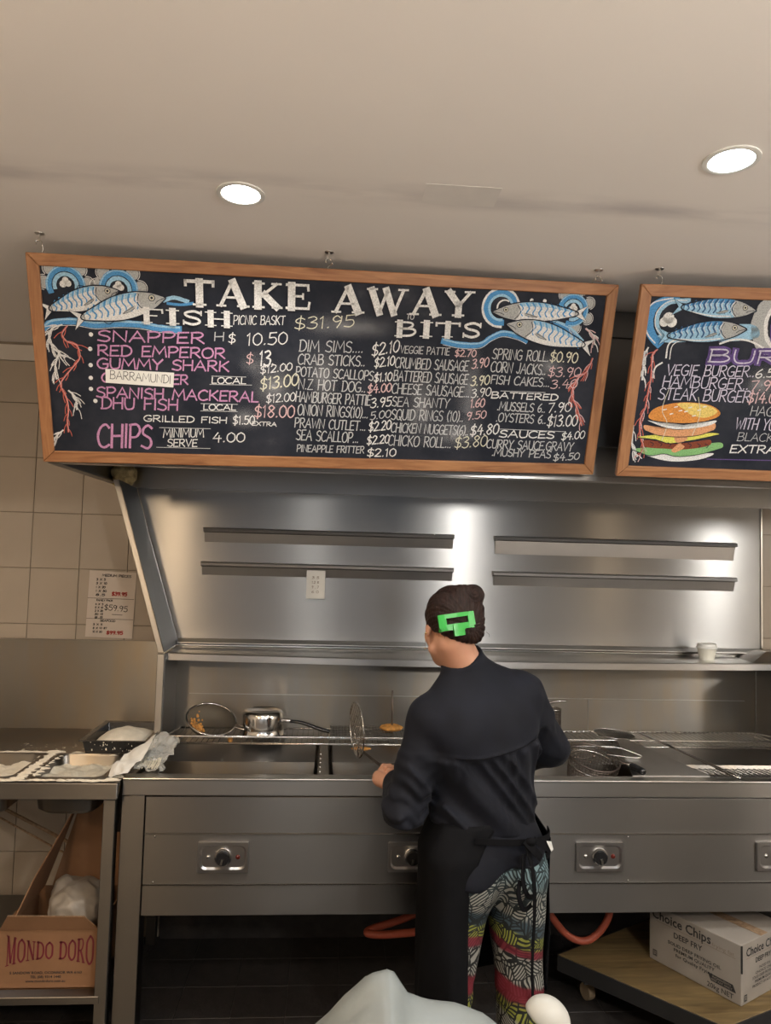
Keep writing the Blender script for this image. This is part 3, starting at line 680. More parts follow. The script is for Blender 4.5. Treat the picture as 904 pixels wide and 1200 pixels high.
# wire rack along the back of the fryers
def rack(x0, x1, lab):
    t = thing('wire_rack', lab, 'rack', ((x0+x1)/2, 3.2, .92), 'draining racks behind the fryers')
    MB().tube([(x0, 3.04, .923), (x1, 3.04, .923)], .0042, 8).build('lower_rail', M['wire'], t, smooth=True)
    MB().tube(catmull([(x0, 3.325, .918), (x0, 3.10, .945), (x0+.004, 3.055, .949), (x0+.03, 3.04, .949), (x0+.08, 3.04, .949)], 5)+[Vector((x1-.02, 3.04, .949)), Vector((x1, 3.06, .948)), Vector((x1, 3.325, .918))], .0045, 8).build('guard_rail', M['wire'], t, smooth=True)
    MB().tube([(x0, 3.325, .918), (x1, 3.325, .918)], .004, 8).build('rear_rail', M['wire'], t, smooth=True)
    MB().tube([(x0, 3.18, .915), (x1, 3.18, .915)], .003, 6).build('cross_rail', M['wire'], t)
    k = int((x1-x0)/.022)
    for i in range(1, k):
        x = x0+(x1-x0)*i/k; MB().tube([(x, 3.035, .9235), (x, 3.325, .9225)], .0019, 5).build('rack_wire', M['wire'], t)
rack(-.625, .635, 'long draining rack behind the left fryers, under the saucepan')
rack(.660, 1.965, 'long draining rack behind the right fryers, nearest the paper cup')
# sloped strainer plate by the basket
MB().add([(1.205, 3.04, .955), (1.245, 3.04, .955), (1.425, 2.70, .905), (1.13, 2.70, .905), (1.205, 3.04, .951), (1.245, 3.04, .951), (1.425, 2.70, .901), (1.13, 2.70, .901)],
         [(0, 1, 2, 3), (7, 6, 5, 4), (0, 3, 7, 4), (1, 5, 6, 2), (0, 4, 5, 1), (2, 6, 7, 3)]).build('drip_plate', M['satin'], None, cat='plate', label='triangular sloping steel drip plate right of the fry basket')

# ------------------------------------------------------------------ left bench with sunken pans
bench = thing('steel_bench', 'stainless prep bench left of the fryers with two sunken pans', 'bench', (-1.2, 3.0, 0))
BX0, BX1, BY = -2.3, -.690, 2.600
pans = [(-1.335, -1.055), (-1.005, -.755)]
mb = MB()
xs = [BX0, pans[0][0], pans[0][1], pans[1][0], pans[1][1], BX1]
for i in range(5):
    if i in (1, 3):
        mb.box(xs[i], xs[i+1], BY, 2.645, .885, .897); mb.box(xs[i], xs[i+1], 2.955, 3.39, .885, .897)
    else: mb.box(xs[i], xs[i+1], BY, 3.39, .885, .897)
mb.build('bench_top', M['steel_warm'], bench)
MB().box(BX0, BX1, BY-.002, BY+.016, .842, .897).build('bench_fascia', M['steel_front'], bench, bevel=.003, seg=2)
mb = MB(); mb.box(BX0, BX1+.003, 3.375, 3.39, .897, 1.275); mb.box(BX0, BX1+.003, 3.371, 3.39, 1.272, 1.280); mb.build('bench_splashback', M['steel_warm'], bench)
for x in (-.737, -2.25):
    for y in (BY+.012, 3.33): MB().box(x, x+.040, y, y+.04, .0, .842).build('leg', M['steel_front'], bench, bevel=.002)
MB().box(BX0, -.72, BY+.01, 3.36, .176, .201).build('under_shelf', M['steel_front'], bench, bevel=.002)
MB().tube([(-1.45, 3.2, .69), (-1.00, 3.2, .462)], .007, 8).build('brace', M['card_edge'], bench)
MB().tube([(-1.45, 3.22, .64), (-1.04, 3.22, .42)], .004, 8).build('brace', M['card_edge'], bench)
def gn_pan(x0, x1, lab, fill, cx):
    t = thing('food_pan', lab, 'food pan', ((x0+x1)/2, 2.8, .89), 'pans sunk in the prep bench')
    y0, y1 = 2.648, 2.952; r = .035
    def ring(i, z, rr_):
        out = []
        for cx_, cy_, a0 in ((x1-i-rr_, y1-i-rr_, 0), (x0+i+rr_, y1-i-rr_, pi/2), (x0+i+rr_, y0+i+rr_, pi), (x1-i-rr_, y0+i+rr_, 1.5*pi)):
            for k in range(6):
                a = a0+pi/2*k/5; out.append((cx_+rr_*cos(a), cy_+rr_*sin(a), z))
        return out
    mb = MB(); rings = [ring(-.012, .8975, .02), ring(-.012, .9005, .02), ring(.004, .9015, r), ring(.010, .893, r), ring(.024, .785, r), ring(.045, .767, r)]
    vs = sum(rings, []); n = 24
    fs = [(L*n+i, L*n+(i+1) % n, (L+1)*n+(i+1) % n, (L+1)*n+i) for L in range(len(rings)-1) for i in range(n)]+[tuple(5*n+i for i in range(n))]
    mb.add(vs, fs); o = mb.build('pan_body', M['steel_warm'], t, smooth=True, angle=50)
    s = o.modifiers.new('solid', 'SOLIDIFY'); s.thickness = .0012
    # contents: heaped surface
    mb = MB(); nx, ny = 26, 26; vs = []
    for j in range(ny+1):
        for i in range(nx+1):
            u, v = i/nx, j/ny; x = x0+.014+(x1-x0-.028)*u; y = y0+.014+(y1-y0-.028)*v
            z = fill+.014*noise.noise(Vector((x*18, y*18, cx)))+.006*noise.noise(Vector((x*60, y*60, 3)))+.03*max(0, (abs(u-.5)*2)**3*.4+(1-v)**3*.4)
            vs.append((x, y, z))
    mb.add(vs, [(j*(nx+1)+i, j*(nx+1)+i+1, (j+1)*(nx+1)+i+1, (j+1)*(nx+1)+i) for j in range(ny) for i in range(nx)])
    mb.build('pan_contents', M['flour'] if cx == 1 else M['batter'], t, smooth=True, kind='stuff')
gn_pan(*pans[0], 'left sunken pan of dry flour, cut by the picture edge', .866, 1)
gn_pan(*pans[1], 'right sunken pan of pale wet batter mix in the bench', .860, 2)
# spilt flour on the bench
def spill(name, pts, lab, z=.8975):
    mb = MB()
    for (x, y, r) in pts:
        n = 14; c = [(x+r*(1+.45*noise.noise(Vector((k*.9, x*9, y*9))))*cos(2*pi*k/n)*1.5, y+r*(1+.45*noise.noise(Vector((k*.7, y*7, 2))))*sin(2*pi*k/n)*.7, z) for k in range(n)]
        mb.add(c+[(x, y, z+min(.006, r*.25))], [(k, (k+1) % n, n) for k in range(n)])
    tag(mb.build(name, M['flour'], None, kind='stuff'), lab, 'flour')
P_ = []
for i in range(130):
    P_.append((random.gauss(-1.03, .010), random.uniform(2.63, 3.0), random.uniform(.012, .024)))
for i in range(110): P_.append((random.uniform(-1.35, -.70), random.gauss(2.972, .009), random.uniform(.007, .018)))
for i in range(110): P_.append((random.uniform(-1.3, -.70), random.gauss(2.632, .006), random.uniform(.006, .015)))
for i in range(60): P_.append((random.uniform(-1.2, -.85), random.uniform(2.98, 3.12), random.uniform(.001, .005)))
for i in range(90): P_.append((random.gauss(-.725, .012), random.uniform(2.63, 2.98), random.uniform(.004, .014)))
spill('spilt_flour', P_, 'flour and batter spilt on the bench around the pans')
# black baking tray with a heap of flour
tr = thing('baking_tray', 'black enamel baking tray heaped with flour at the back of the bench', 'tray', (-.85, 3.05, .9))
mb = MB()
def qring(x0, x1, y0, y1, z): return [(x0, y0, z), (x1, y0, z), (x1, y1, z), (x0, y1, z)]
R_ = [qring(-.872, -.700, 2.985, 3.215, .8985), qring(-.915, -.690, 2.955, 3.265, .951), qring(-.935, -.672, 2.940, 3.285, .953), qring(-.935, -.672, 2.940, 3.285, .949), qring(-.922, -.684, 2.950, 3.27, .947), qring(-.880, -.706, 2.990, 3.21, .902)]
R_ = [[(x-.02 if False else x, y, z) for x, y, z in q] for q in R_]
R_[0], R_[5] = qring(-.912, -.700, 2.962, 3.258, .8985), qring(-.908, -.704, 2.966, 3.254, .902)
order = [R_[5], R_[1], R_[2], R_[3], R_[4], R_[0]]
vs = sum(order, []); fs = [(L*4+i, L*4+(i+1) % 4, (L+1)*4+(i+1) % 4, (L+1)*4+i) for L in range(5) for i in range(4)]+[(0, 1, 2, 3), (23, 22, 21, 20)]
mb.add(vs, fs); mb.build('tray_body', M['black_tray'], tr, bevel=.004, seg=2)
mb = MB(); nx = ny = 22; vs = []
for j in range(ny+1):
    for i in range(nx+1):
        u, v = i/nx, j/ny; x = -.905+.198*u; y = 2.970+.280*v
        m = sin(pi*u)**.6*sin(pi*v)**.6 if 0 < u < 1 and 0 < v < 1 else 0
        vs.append((x, y, .920+.040*m+.008*noise.noise(Vector((x*25, y*25, 0)))*m))
mb.add(vs, [(j*(nx+1)+i, j*(nx+1)+i+1, (j+1)*(nx+1)+i+1, (j+1)*(nx+1)+i) for j in range(ny) for i in range(nx)])
mb.build('tray_flour', M['flour'], tr, smooth=True, kind='stuff')
mb = MB()
for i in range(26):
    x = random.uniform(-.9, -.72); z = random.uniform(.905, .945); y = 2.962-(z-.8985)/.0525*.012-.001
    s_ = random.uniform(.001, .004); mb.add([(x, y-.001, z), (x+s_, y-.001, z+s_*.3), (x+s_*.8, y-.002, z+s_*2.4), (x-s_*.2, y-.002, z+s_*2)], [(0, 1, 2, 3)])
mb.build('flour_splash', M['flour'], tr, kind='stuff')
# crumpled film helper
def crumple(name, pts, mat, nu, nv, amp, freq, parent=None, th=.0008, seed=0, **kw):
    """pts: 4 corners; bilinear sheet with folded noise"""
    a, b, c, d = [Vector(p) for p in pts]; nrm = (b-a).cross(d-a).normalized(); vs = []
    for j in range(nv+1):
        for i in range(nu+1):
            u, v = i/nu, j/nv
            p = a*(1-u)*(1-v)+b*u*(1-v)+c*u*v+d*(1-u)*v
            q = p*freq+Vector((seed, seed*2, 0)); k = 1-2*abs(noise.noise(q)); k2 = noise.noise(q*2.7)
            edge = Vector((noise.noise(q*1.3+Vector((9, 0, 0))), noise.noise(q*1.3+Vector((0, 9, 0))), 0))*amp*.9
            vs.append(p+nrm*(amp*(k-.5)+amp*.4*k2)+edge)
    mb = MB().add(vs, [(j*(nu+1)+i, j*(nu+1)+i+1, (j+1)*(nu+1)+i+1, (j+1)*(nu+1)+i) for j in range(nv) for i in range(nu)])
    o = mb.build(name, mat, parent, **kw); s = o.modifiers.new('solid', 'SOLIDIFY'); s.thickness = th
    return o
crumple('flour_paper', [(-.765, 2.625, .905), (-.668, 2.67, .912), (-.615, 2.80, 1.012), (-.700, 2.86, .945)], M['paper'], 16, 14, .016, 14, cat='paper', label='white floury paper sheet propped at the right end of the bench')
crumple('plastic_film', [(-.675, 2.70, .915), (-.575, 2.70, .905), (-.560, 2.98, .955), (-.655, 3.0, .955)], M['clear_bag'], 18, 16, .028, 22, seed=4, cat='bag', label='crumpled clear plastic film at the left end of the fryers')
spw = MB()
for i in range(16):
    x = -.655+.0045*i+random.uniform(-.002, .002); spw.tube(catmull([(x, 2.70+random.uniform(0, .03), .917), (x+.004, 2.74, .925), (x-.002, 2.79+random.uniform(0, .03), .93)], 3), .0022, 5)
tag(spw.build('batter_drips', M['batter'], None, kind='stuff'), 'pale batter drips on the clear film by the fryer corner', 'batter')
# price sheet on the wall tiles
sh = MB().plate([(-1.066, 3.396, 1.585), (-.862, 3.396, 1.578), (-.868, 3.396, 1.287), (-1.072, 3.396, 1.292)], (0, -1, 0), .0015).build('price_sheet', M['sheet'], None, cat='notice', label='handwritten price sheet taped to the wall tiles left of the hood')
mb = MB(); rd = MB(); pu = lambda u, v: (u, 3.3925, -v)
write_line(mb, 'MEDIUM PIECES', -1.01, -1.560, -.885, -1.556, .010, .0022, pu)
for k, s_ in enumerate(['3 X 5', '3 X 10', '1 X 20', '1 X 30', '8.5']): write_line(mb, s_, -1.035, -(1.541-.017*k), -.995+.006*(k % 2), -(1.541-.017*k), .009, .0022, pu)
write_line(rd, '$39.95', -.965, -1.476, -.900, -1.474, .015, .004, pu)
ribbon(mb, [(-1.068, -1.463), (-.868, -1.460)], .0016, pu)
write_line(mb, 'FAMILY PACK', -1.03, -1.450, -.96, -1.449, .008, .002, pu)
for k, s_ in enumerate(['4 X 5', '5 X 10', '2 X 20', '30 15', '8.5']): write_line(mb, s_, -1.035, -(1.432-.0145*k), -1.00, -(1.432-.0145*k), .008, .002, pu)
write_line(mb, '$59.95', -.995, -1.412, -.895, -1.404, .024, .0026, pu); ribbon(mb, [(-.96, -1.392), (-.915, -1.390)], .002, pu)
ribbon(mb, [(-1.07, -1.373), (-.868, -1.370)], .0016, pu)
write_line(mb, 'SEAFOOD', -1.01, -1.360, -.945, -1.359, .008, .002, pu)
for k, s_ in enumerate(['3 X 5', '8 X 10 87', '10 X 20']): write_line(mb, s_, -1.04, -(1.343-.016*k), -1.0+.02*(k == 1), -(1.343-.016*k), .008, .002, pu)
write_line(rd, '$99.95', -.98, -1.305, -.910, -1.304, .014, .004, pu)
mb.build('writing', M['ink'], sh); rd.build('red_price', M['red_ink'], sh)
# ------------------------------------------------------------------ menu boards: (text, u0, v0, u1, v1, height, chalk, weight), metres across and down the board
LINES_1 = [('SNAPPER', 0.1886, 0.2474, 0.5059, 0.2406, 0.0319, 'P', 1),
 ('H', 0.5374, 0.2314, 0.566, 0.2301, 0.0259, 'G', 0.7),
 ('$', 0.5804, 0.2362, 0.6011, 0.2352, 0.0286, 'W', 0.8),
 ('10.50', 0.6362, 0.2412, 0.7606, 0.2316, 0.0365, 'W', 0.8),
 ('RED EMPEROR', 0.1851, 0.2898, 0.5685, 0.2841, 0.0309, 'P', 1),
 ('$', 0.6347, 0.2979, 0.6559, 0.297, 0.0318, 'K', 0.7),
 ('13.', 0.6754, 0.3015, 0.7197, 0.2996, 0.0451, 'W', 1.3),
 ('GUMMY SHARK', 0.1818, 0.3292, 0.5798, 0.3238, 0.0311, 'P', 1),
 ('$12.00', 0.6786, 0.328, 0.7774, 0.3119, 0.024, 'W', 0.7),
 ('C', 0.1925, 0.3714, 0.218, 0.3704, 0.0289, 'P', 1),
 ('ER', 0.4061, 0.3696, 0.4531, 0.3691, 0.0292, 'P', 1),
 ('LOCAL', 0.5269, 0.3628, 0.633, 0.3607, 0.0188, 'W', 0.8),
 ('$13.00', 0.678, 0.3793, 0.797, 0.3584, 0.0379, 'Y', 1),
 ('SPANISH MACKERAL', 0.1744, 0.4184, 0.6718, 0.4171, 0.0319, 'P', 1),
 ('$12.00', 0.6974, 0.4195, 0.7885, 0.4093, 0.0274, 'W', 0.7),
 ('DHU FISH', 0.1858, 0.4533, 0.4195, 0.4526, 0.0349, 'P', 1),
 ('LOCAL', 0.4996, 0.4476, 0.6011, 0.4462, 0.0177, 'W', 0.8),
 ('$18.00', 0.6598, 0.4671, 0.7864, 0.4633, 0.0386, 'K', 1),
 ('GRILLED FISH', 0.314, 0.4903, 0.5717, 0.4891, 0.0191, 'W', 0.8),
 ('$1.50', 0.5916, 0.4921, 0.6593, 0.4899, 0.0277, 'W', 0.8),
 ('EXTRA', 0.6524, 0.4929, 0.7301, 0.494, 0.0126, 'W', 0.6),
 ('CHIPS', 0.1679, 0.5773, 0.3335, 0.5772, 0.0742, 'P', 1.5),
 ('MINIMUM', 0.3723, 0.5407, 0.4984, 0.536, 0.0277, 'W', 0.8),
 ('SERVE', 0.3845, 0.5696, 0.4771, 0.5682, 0.0238, 'W', 0.8),
 ('4.00', 0.5274, 0.5522, 0.6279, 0.5483, 0.0308, 'W', 0.9),
 ('PICNIC BASKT', 0.5963, 0.1791, 0.7534, 0.1733, 0.0269, 'W', 0.6),
 ('$31.95', 0.7836, 0.1861, 0.9694, 0.1694, 0.0362, 'Y', 0.7),
 ('DIM SIMS....', 0.7994, 0.2521, 1.0006, 0.249, 0.0343, 'G', 0.8),
 ('CRAB STICKS..', 0.7961, 0.2926, 1.0083, 0.291, 0.0319, 'G', 0.8),
 ('POTATO SCALLOPS.', 0.7899, 0.3299, 1.0437, 0.335, 0.0295, 'G', 0.8),
 ('N.Z HOT DOG..', 0.7985, 0.3708, 1.0137, 0.3741, 0.0326, 'G', 0.8),
 ('HAMBURGER PATTIE', 0.7906, 0.4114, 1.0316, 0.4157, 0.0329, 'G', 0.8),
 ('ONION RINGS(10)...', 0.798, 0.4546, 1.0255, 0.458, 0.0347, 'G', 0.8),
 ('PRAWN CUTLET...', 0.7886, 0.4952, 1.0193, 0.4996, 0.0308, 'G', 0.8),
 ('SEA SCALLOP...', 0.7944, 0.5362, 0.9975, 0.5415, 0.0339, 'G', 0.8),
 ('PINEAPPLE FRITTER', 0.7971, 0.576, 1.018, 0.5756, 0.0228, 'G', 0.7),
 ('$2.10', 1.0299, 0.2588, 1.1159, 0.2397, 0.0375, 'W', 0.9),
 ('$2.10', 1.04, 0.2942, 1.1034, 0.2834, 0.0297, 'W', 0.9),
 ('$1.10', 1.0411, 0.3406, 1.098, 0.3328, 0.0273, 'W', 0.9),
 ('$4.00', 1.0216, 0.3772, 1.0976, 0.3687, 0.0276, 'K', 0.9),
 ('3.95', 1.0335, 0.424, 1.1005, 0.4155, 0.0306, 'W', 0.8),
 ('5.00', 1.0343, 0.4634, 1.1002, 0.4527, 0.0254, 'G', 0.7),
 ('$2.20', 1.0307, 0.5024, 1.1028, 0.4924, 0.0312, 'W', 0.9),
 ('$2.20', 1.0268, 0.5464, 1.0999, 0.5385, 0.0287, 'W', 0.9),
 ('$2.10', 1.0296, 0.5866, 1.1242, 0.5828, 0.0261, 'W', 0.9),
 ('VEGGIE PATTIE', 1.121, 0.2443, 1.2808, 0.2451, 0.0228, 'G', 0.6),
 ('$2.70', 1.2992, 0.2479, 1.368, 0.2463, 0.0217, 'K', 0.8),
 ('CRUMBED SAUSAGE', 1.1064, 0.2915, 1.3453, 0.2934, 0.0325, 'G', 0.8),
 ('3.90', 1.3582, 0.2857, 1.4125, 0.2759, 0.0302, 'K', 0.8),
 ('BATTERED SAUSAGE', 1.1035, 0.3326, 1.348, 0.3368, 0.0328, 'G', 0.8),
 ('3.90', 1.3597, 0.3409, 1.4203, 0.334, 0.0306, 'Y', 0.9),
 ('CHEESE SAUSAGE...', 1.1003, 0.3739, 1.3568, 0.3783, 0.0331, 'G', 0.8),
 ('3.90', 1.3641, 0.3797, 1.4286, 0.3703, 0.028, 'W', 0.7),
 ('SEA SHANTY', 1.1033, 0.4154, 1.2928, 0.4163, 0.0307, 'G', 0.8),
 ('1.60', 1.3641, 0.4123, 1.4109, 0.4078, 0.0283, 'K', 0.9),
 ('SQUID RINGS (10)..', 1.1029, 0.4597, 1.343, 0.4602, 0.0339, 'G', 0.8),
 ('9.50', 1.3551, 0.4538, 1.4193, 0.4447, 0.0257, 'K', 0.8),
 ('CHICKEN NUGGETS(6)..', 1.1042, 0.5018, 1.3647, 0.5052, 0.0314, 'G', 0.8),
 ('$4.80', 1.3721, 0.5061, 1.4671, 0.4968, 0.0347, 'W', 1),
 ('CHICKO ROLL...', 1.0972, 0.5461, 1.3087, 0.5498, 0.0346, 'G', 0.8),
 ('$3.80', 1.322, 0.5511, 1.4308, 0.5398, 0.0378, 'Y', 0.8),
 ('SPRING ROLL.', 1.423, 0.2507, 1.6121, 0.252, 0.0327, 'G', 0.8),
 ('$0.90', 1.6168, 0.2518, 1.7096, 0.2523, 0.033, 'Y', 0.9),
 ('CORN JACKS..', 1.4214, 0.2922, 1.6063, 0.2958, 0.0331, 'G', 0.8),
 ('$3.90', 1.6168, 0.301, 1.7263, 0.2974, 0.0307, 'K', 0.7),
 ('FISH CAKES...', 1.4259, 0.331, 1.6247, 0.3345, 0.0278, 'G', 0.8),
 ('3.40', 1.6302, 0.3397, 1.7195, 0.3337, 0.0282, 'K', 0.7),
 ('BATTERED', 1.432, 0.3772, 1.6585, 0.3783, 0.0197, 'W', 0.9),
 ('.MUSSELS 6..', 1.4562, 0.4171, 1.6203, 0.4205, 0.0285, 'G', 0.8),
 ('7.90', 1.6298, 0.4202, 1.7087, 0.4131, 0.0316, 'W', 0.8),
 ('.OYSTERS 6..', 1.4561, 0.455, 1.6269, 0.4581, 0.0287, 'G', 0.8),
 ('$13.00', 1.6325, 0.4672, 1.7362, 0.4618, 0.0377, 'W', 0.9),
 ('SAUCES', 1.4726, 0.5077, 1.6613, 0.5069, 0.0233, 'W', 1),
 ('$4.00', 1.6891, 0.5129, 1.7681, 0.5037, 0.0265, 'W', 0.8),
 ('CURRY SAUCE.GRAVY', 1.4313, 0.5462, 1.7333, 0.5494, 0.0293, 'G', 0.8),
 ('.MUSHY PEAS', 1.453, 0.5722, 1.6579, 0.5755, 0.0251, 'G', 0.8),
 ('$4.50', 1.669, 0.5858, 1.7596, 0.5773, 0.024, 'G', 0.8)]
RULES_1 = [(0.5278, 0.3403, 0.6336, 0.3392),
 (0.5215, 0.3664, 0.6516, 0.364),
 (0.4925, 0.4282, 0.607, 0.4268),
 (0.4914, 0.4514, 0.6063, 0.4502),
 (0.3615, 0.5093, 0.5211, 0.5083),
 (0.3496, 0.5736, 0.5184, 0.5732),
 (1.4718, 0.4806, 1.699, 0.4827),
 (1.4623, 0.3535, 1.6146, 0.3534)]
DOTS_1 = [(0.1693, 0.228),
 (0.1643, 0.2714),
 (0.1626, 0.3204),
 (0.1605, 0.3596),
 (0.1589, 0.3938),
 (0.1698, 0.4306)]
TITLES_1 = [('TAKE', 0.4524, 0.1271, 0.8316, 0.1243, 0.0748, 1),
 ('AWAY', 0.8993, 0.1287, 1.3465, 0.1208, 0.0767, 1),
 ('FISH', 0.3194, 0.1854, 0.5935, 0.1856, 0.0416, 0.9),
 ('BITS', 1.0978, 0.1924, 1.3788, 0.1855, 0.0461, 0.9)]
LINES_2 = [('VEGIE BURGER..', 0.1186, 0.2781, 0.3988, 0.2736, 0.0339, 'V', 0.8),
 ('6.50', 0.4034, 0.2775, 0.4856, 0.2692, 0.027, 'W', 0.8),
 ('HAMBURGER..', 0.1114, 0.3151, 0.3872, 0.3152, 0.0355, 'V', 0.8),
 ('7.95', 0.3951, 0.319, 0.4859, 0.3131, 0.0328, 'K', 0.9),
 ('STEAK BURGER', 0.1037, 0.3556, 0.3987, 0.3567, 0.0373, 'V', 0.8),
 ('$14.00', 0.3925, 0.3594, 0.5022, 0.3541, 0.0359, 'K', 1),
 ('HAG', 0.4097, 0.3986, 0.4831, 0.3983, 0.0307, 'G', 0.6),
 ('WITH YOUR', 0.3686, 0.4435, 0.537, 0.446, 0.0367, 'V', 0.8),
 ('BLACK', 0.3824, 0.4831, 0.4994, 0.4832, 0.0271, 'G', 0.5),
 ('EXTRA', 0.366, 0.5242, 0.5153, 0.5217, 0.0259, 'W', 1)]
TITLES_2 = [('BURGERS', 0.2451, 0.2306, 0.7584, 0.2327, 0.0401, 0.9)]
ART = {
 'fishA':[(0.0348, 0.1644), (0.2591, 0.0949)],
 'fishB':[(0.122, 0.1862), (0.3946, 0.1082)],
 'cloudA':[(0.1071, 0.0929), (0.1645, 0.0898)],
 'cloudB':[(0.2605, 0.0948), (0.321, 0.0916)],
 'wave1':[(0.0365, 0.2138), (0.0598, 0.1975), (0.1215, 0.191), (0.1824, 0.1985), (0.2449, 0.192), (0.3142, 0.1921), (0.3696, 0.2), (0.4328, 0.2019)],
 'tentW':[(0.0864, 0.2031), (0.0581, 0.2149), (0.0454, 0.2398), (0.0528, 0.2674), (0.0714, 0.2877), (0.0872, 0.3012)],
 'tentW2':[(0.0714, 0.2877), (0.0568, 0.3309), (0.0581, 0.3668)],
 'tentR':[(0.1011, 0.2059), (0.0837, 0.231), (0.0954, 0.2514), (0.1251, 0.2641), (0.1309, 0.2993), (0.1088, 0.3288), (0.0776, 0.366), (0.0685, 0.388), (0.0825, 0.4239), (0.0861, 0.4606), (0.0805, 0.4979), (0.0816, 0.5316)],
 'tentW3':[(0.0916, 0.4017), (0.1107, 0.4229), (0.1123, 0.4597)],
 'tentW4':[(0.0658, 0.5268), (0.0464, 0.544), (0.0364, 0.5594)],
 'sticker':[(0.2062, 0.3304), (0.4129, 0.3342), (0.4089, 0.3799), (0.2049, 0.3725)],
 'spiral':[(1.4368, 0.0894), (1.5021, 0.0861)],
 'fishC':[(1.7527, 0.1998), (1.4591, 0.1368)],
 'fishD':[(1.7197, 0.0955), (1.4098, 0.1021)],
 'cloudC':[(1.6746, 0.0862), (1.7347, 0.0832)],
 'wave2':[(1.2578, 0.2014), (1.3141, 0.2105), (1.3795, 0.2075), (1.4155, 0.1834), (1.4521, 0.1683), (1.4999, 0.175), (1.5314, 0.1871)],
 'tentR2':[(1.7617, 0.2363), (1.7468, 0.2788), (1.7155, 0.3082), (1.7058, 0.3558), (1.7306, 0.4026), (1.7539, 0.4599)],
 'tentR3':[(1.7268, 0.1419), (1.7534, 0.1633), (1.7614, 0.1903)],
 'fishE':[(0.112, 0.0655), (0.3688, 0.0673)],
 'fishF':[(0.0798, 0.1563), (0.3481, 0.1246)],
 'swirl2':[(0.1176, 0.0413), (0.058, 0.0582), (0.0404, 0.1012), (0.0523, 0.1498), (0.0819, 0.1798)],
 'swirl2b':[(0.1557, 0.046), (0.1004, 0.0508), (0.0677, 0.0821), (0.0676, 0.1247), (0.0909, 0.1547)],
 'burger':[(0.0797, 0.3645), (0.3114, 0.3564), (0.107, 0.5574)],
 'tent4':[(0.0783, 0.1986), (0.0652, 0.2179), (0.071, 0.281), (0.0686, 0.3325), (0.0663, 0.3846), (0.0555, 0.4245), (0.0628, 0.4776), (0.0782, 0.5175), (0.0688, 0.5451)],
 'tent5':[(0.049, 0.1934), (0.0399, 0.2187), (0.0419, 0.2565), (0.044, 0.2947)],
 'tent6':[(0.0354, 0.4452), (0.0411, 0.5121), (0.0627, 0.5487)],
 'arc':[(0.427, 0.0372), (0.4002, 0.0591), (0.3865, 0.1019), (0.3999, 0.1567), (0.4371, 0.1865)],
 'arc2':[(0.1937, 0.1667), (0.1488, 0.162), (0.1134, 0.1787), (0.1104, 0.2226)],
 'arc3':[(0.1001, 0.2387), (0.0801, 0.2552), (0.0783, 0.2871)],
 'arc4':[(0.2737, 0.1733), (0.3123, 0.1597), (0.3629, 0.161), (0.4108, 0.1811)],
 'line':[(0.2948, 0.5491), (0.5087, 0.546)],
}
def board_matrix(x, y, z, tilt, yaw, roll):
    ex = Vector((cos(yaw)*cos(roll), sin(yaw)*cos(roll), sin(roll)))
    back = Vector((-sin(yaw), cos(yaw), 0)); dn = Vector((0, 0, -1))*cos(tilt)+back*sin(tilt)
    dn = (dn-ex*dn.dot(ex)).normalized(); up = -dn; yy = up.cross(ex)
    return Matrix(((ex.x, yy.x, up.x, x), (ex.y, yy.y, up.y, y), (ex.z, yy.z, up.z, z), (0, 0, 0, 1)))
def menu_board(mat, Wd, Hd, label):
    t = thing('menu_board', label, 'menu board', group='hanging chalkboard menus', matrix=mat)
    fw, th = .036, .022
    def rail(pts, m, dr):
        MB().plate([(a, -th*.5, -b) for a, b in pts], (0, 1, 0), th).build('frame_rail', m, t, bevel=.0025, seg=2)
    g = .0004
    rail([(0, 0), (Wd, 0), (Wd-fw, fw), (fw, fw)], M['wood_h'], 0)
    rail([(0, Hd), (fw, Hd-fw), (Wd-fw, Hd-fw), (Wd, Hd)], M['wood_h'], 0)
    rail([(0, g), (fw-g, fw), (fw-g, Hd-fw), (0, Hd-g)], M['wood_v'], 0)
    rail([(Wd, g), (Wd, Hd-g), (Wd-fw+g, Hd-fw), (Wd-fw+g, fw)], M['wood_v'], 0)
    MB().box(fw-.004, Wd-fw+.004, -.003, .006, -(Hd-fw+.004), -(fw-.004)).build('board_panel', M['board'], t)
    return t
LAY = -.0034
def puts(k=0): return lambda u, v: (u, LAY-.00025*k, -v)
def poly(mb, pts, k):
    c = Vector((sum(p[0] for p in pts)/len(pts), sum(p[1] for p in pts)/len(pts)))
    mb.add([puts(k)(*p) for p in pts]+[puts(k)(*c)], [(i, (i+1) % len(pts), len(pts)) for i in range(len(pts))])
def c2(pts, n=6, closed=False): return [(v.x, v.y) for v in catmull([(p[0], p[1], 0) for p in pts], n, closed)]
class Draw:
    """chalk drawing on a board: one mesh, a material per colour"""
    def __init__(s): s.mb = MB(); s.cols = []
    def c(s, ch):
        if ch not in s.cols: s.cols.append(ch)
        s.mb.cur = s.cols.index(ch); return s
    def fill(s, ch, pts, k=1): s.c(ch); poly(s.mb, pts, k)
    def line(s, ch, pts, w, k=2, smooth=True): s.c(ch); ribbon(s.mb, c2(pts, 5) if smooth and len(pts) > 2 else pts, w, puts(k), .1)
    def done(s, name, parent, label=None): return s.mb.build(name, [CH[c] for c in s.cols], parent, recalc=False, label=label)
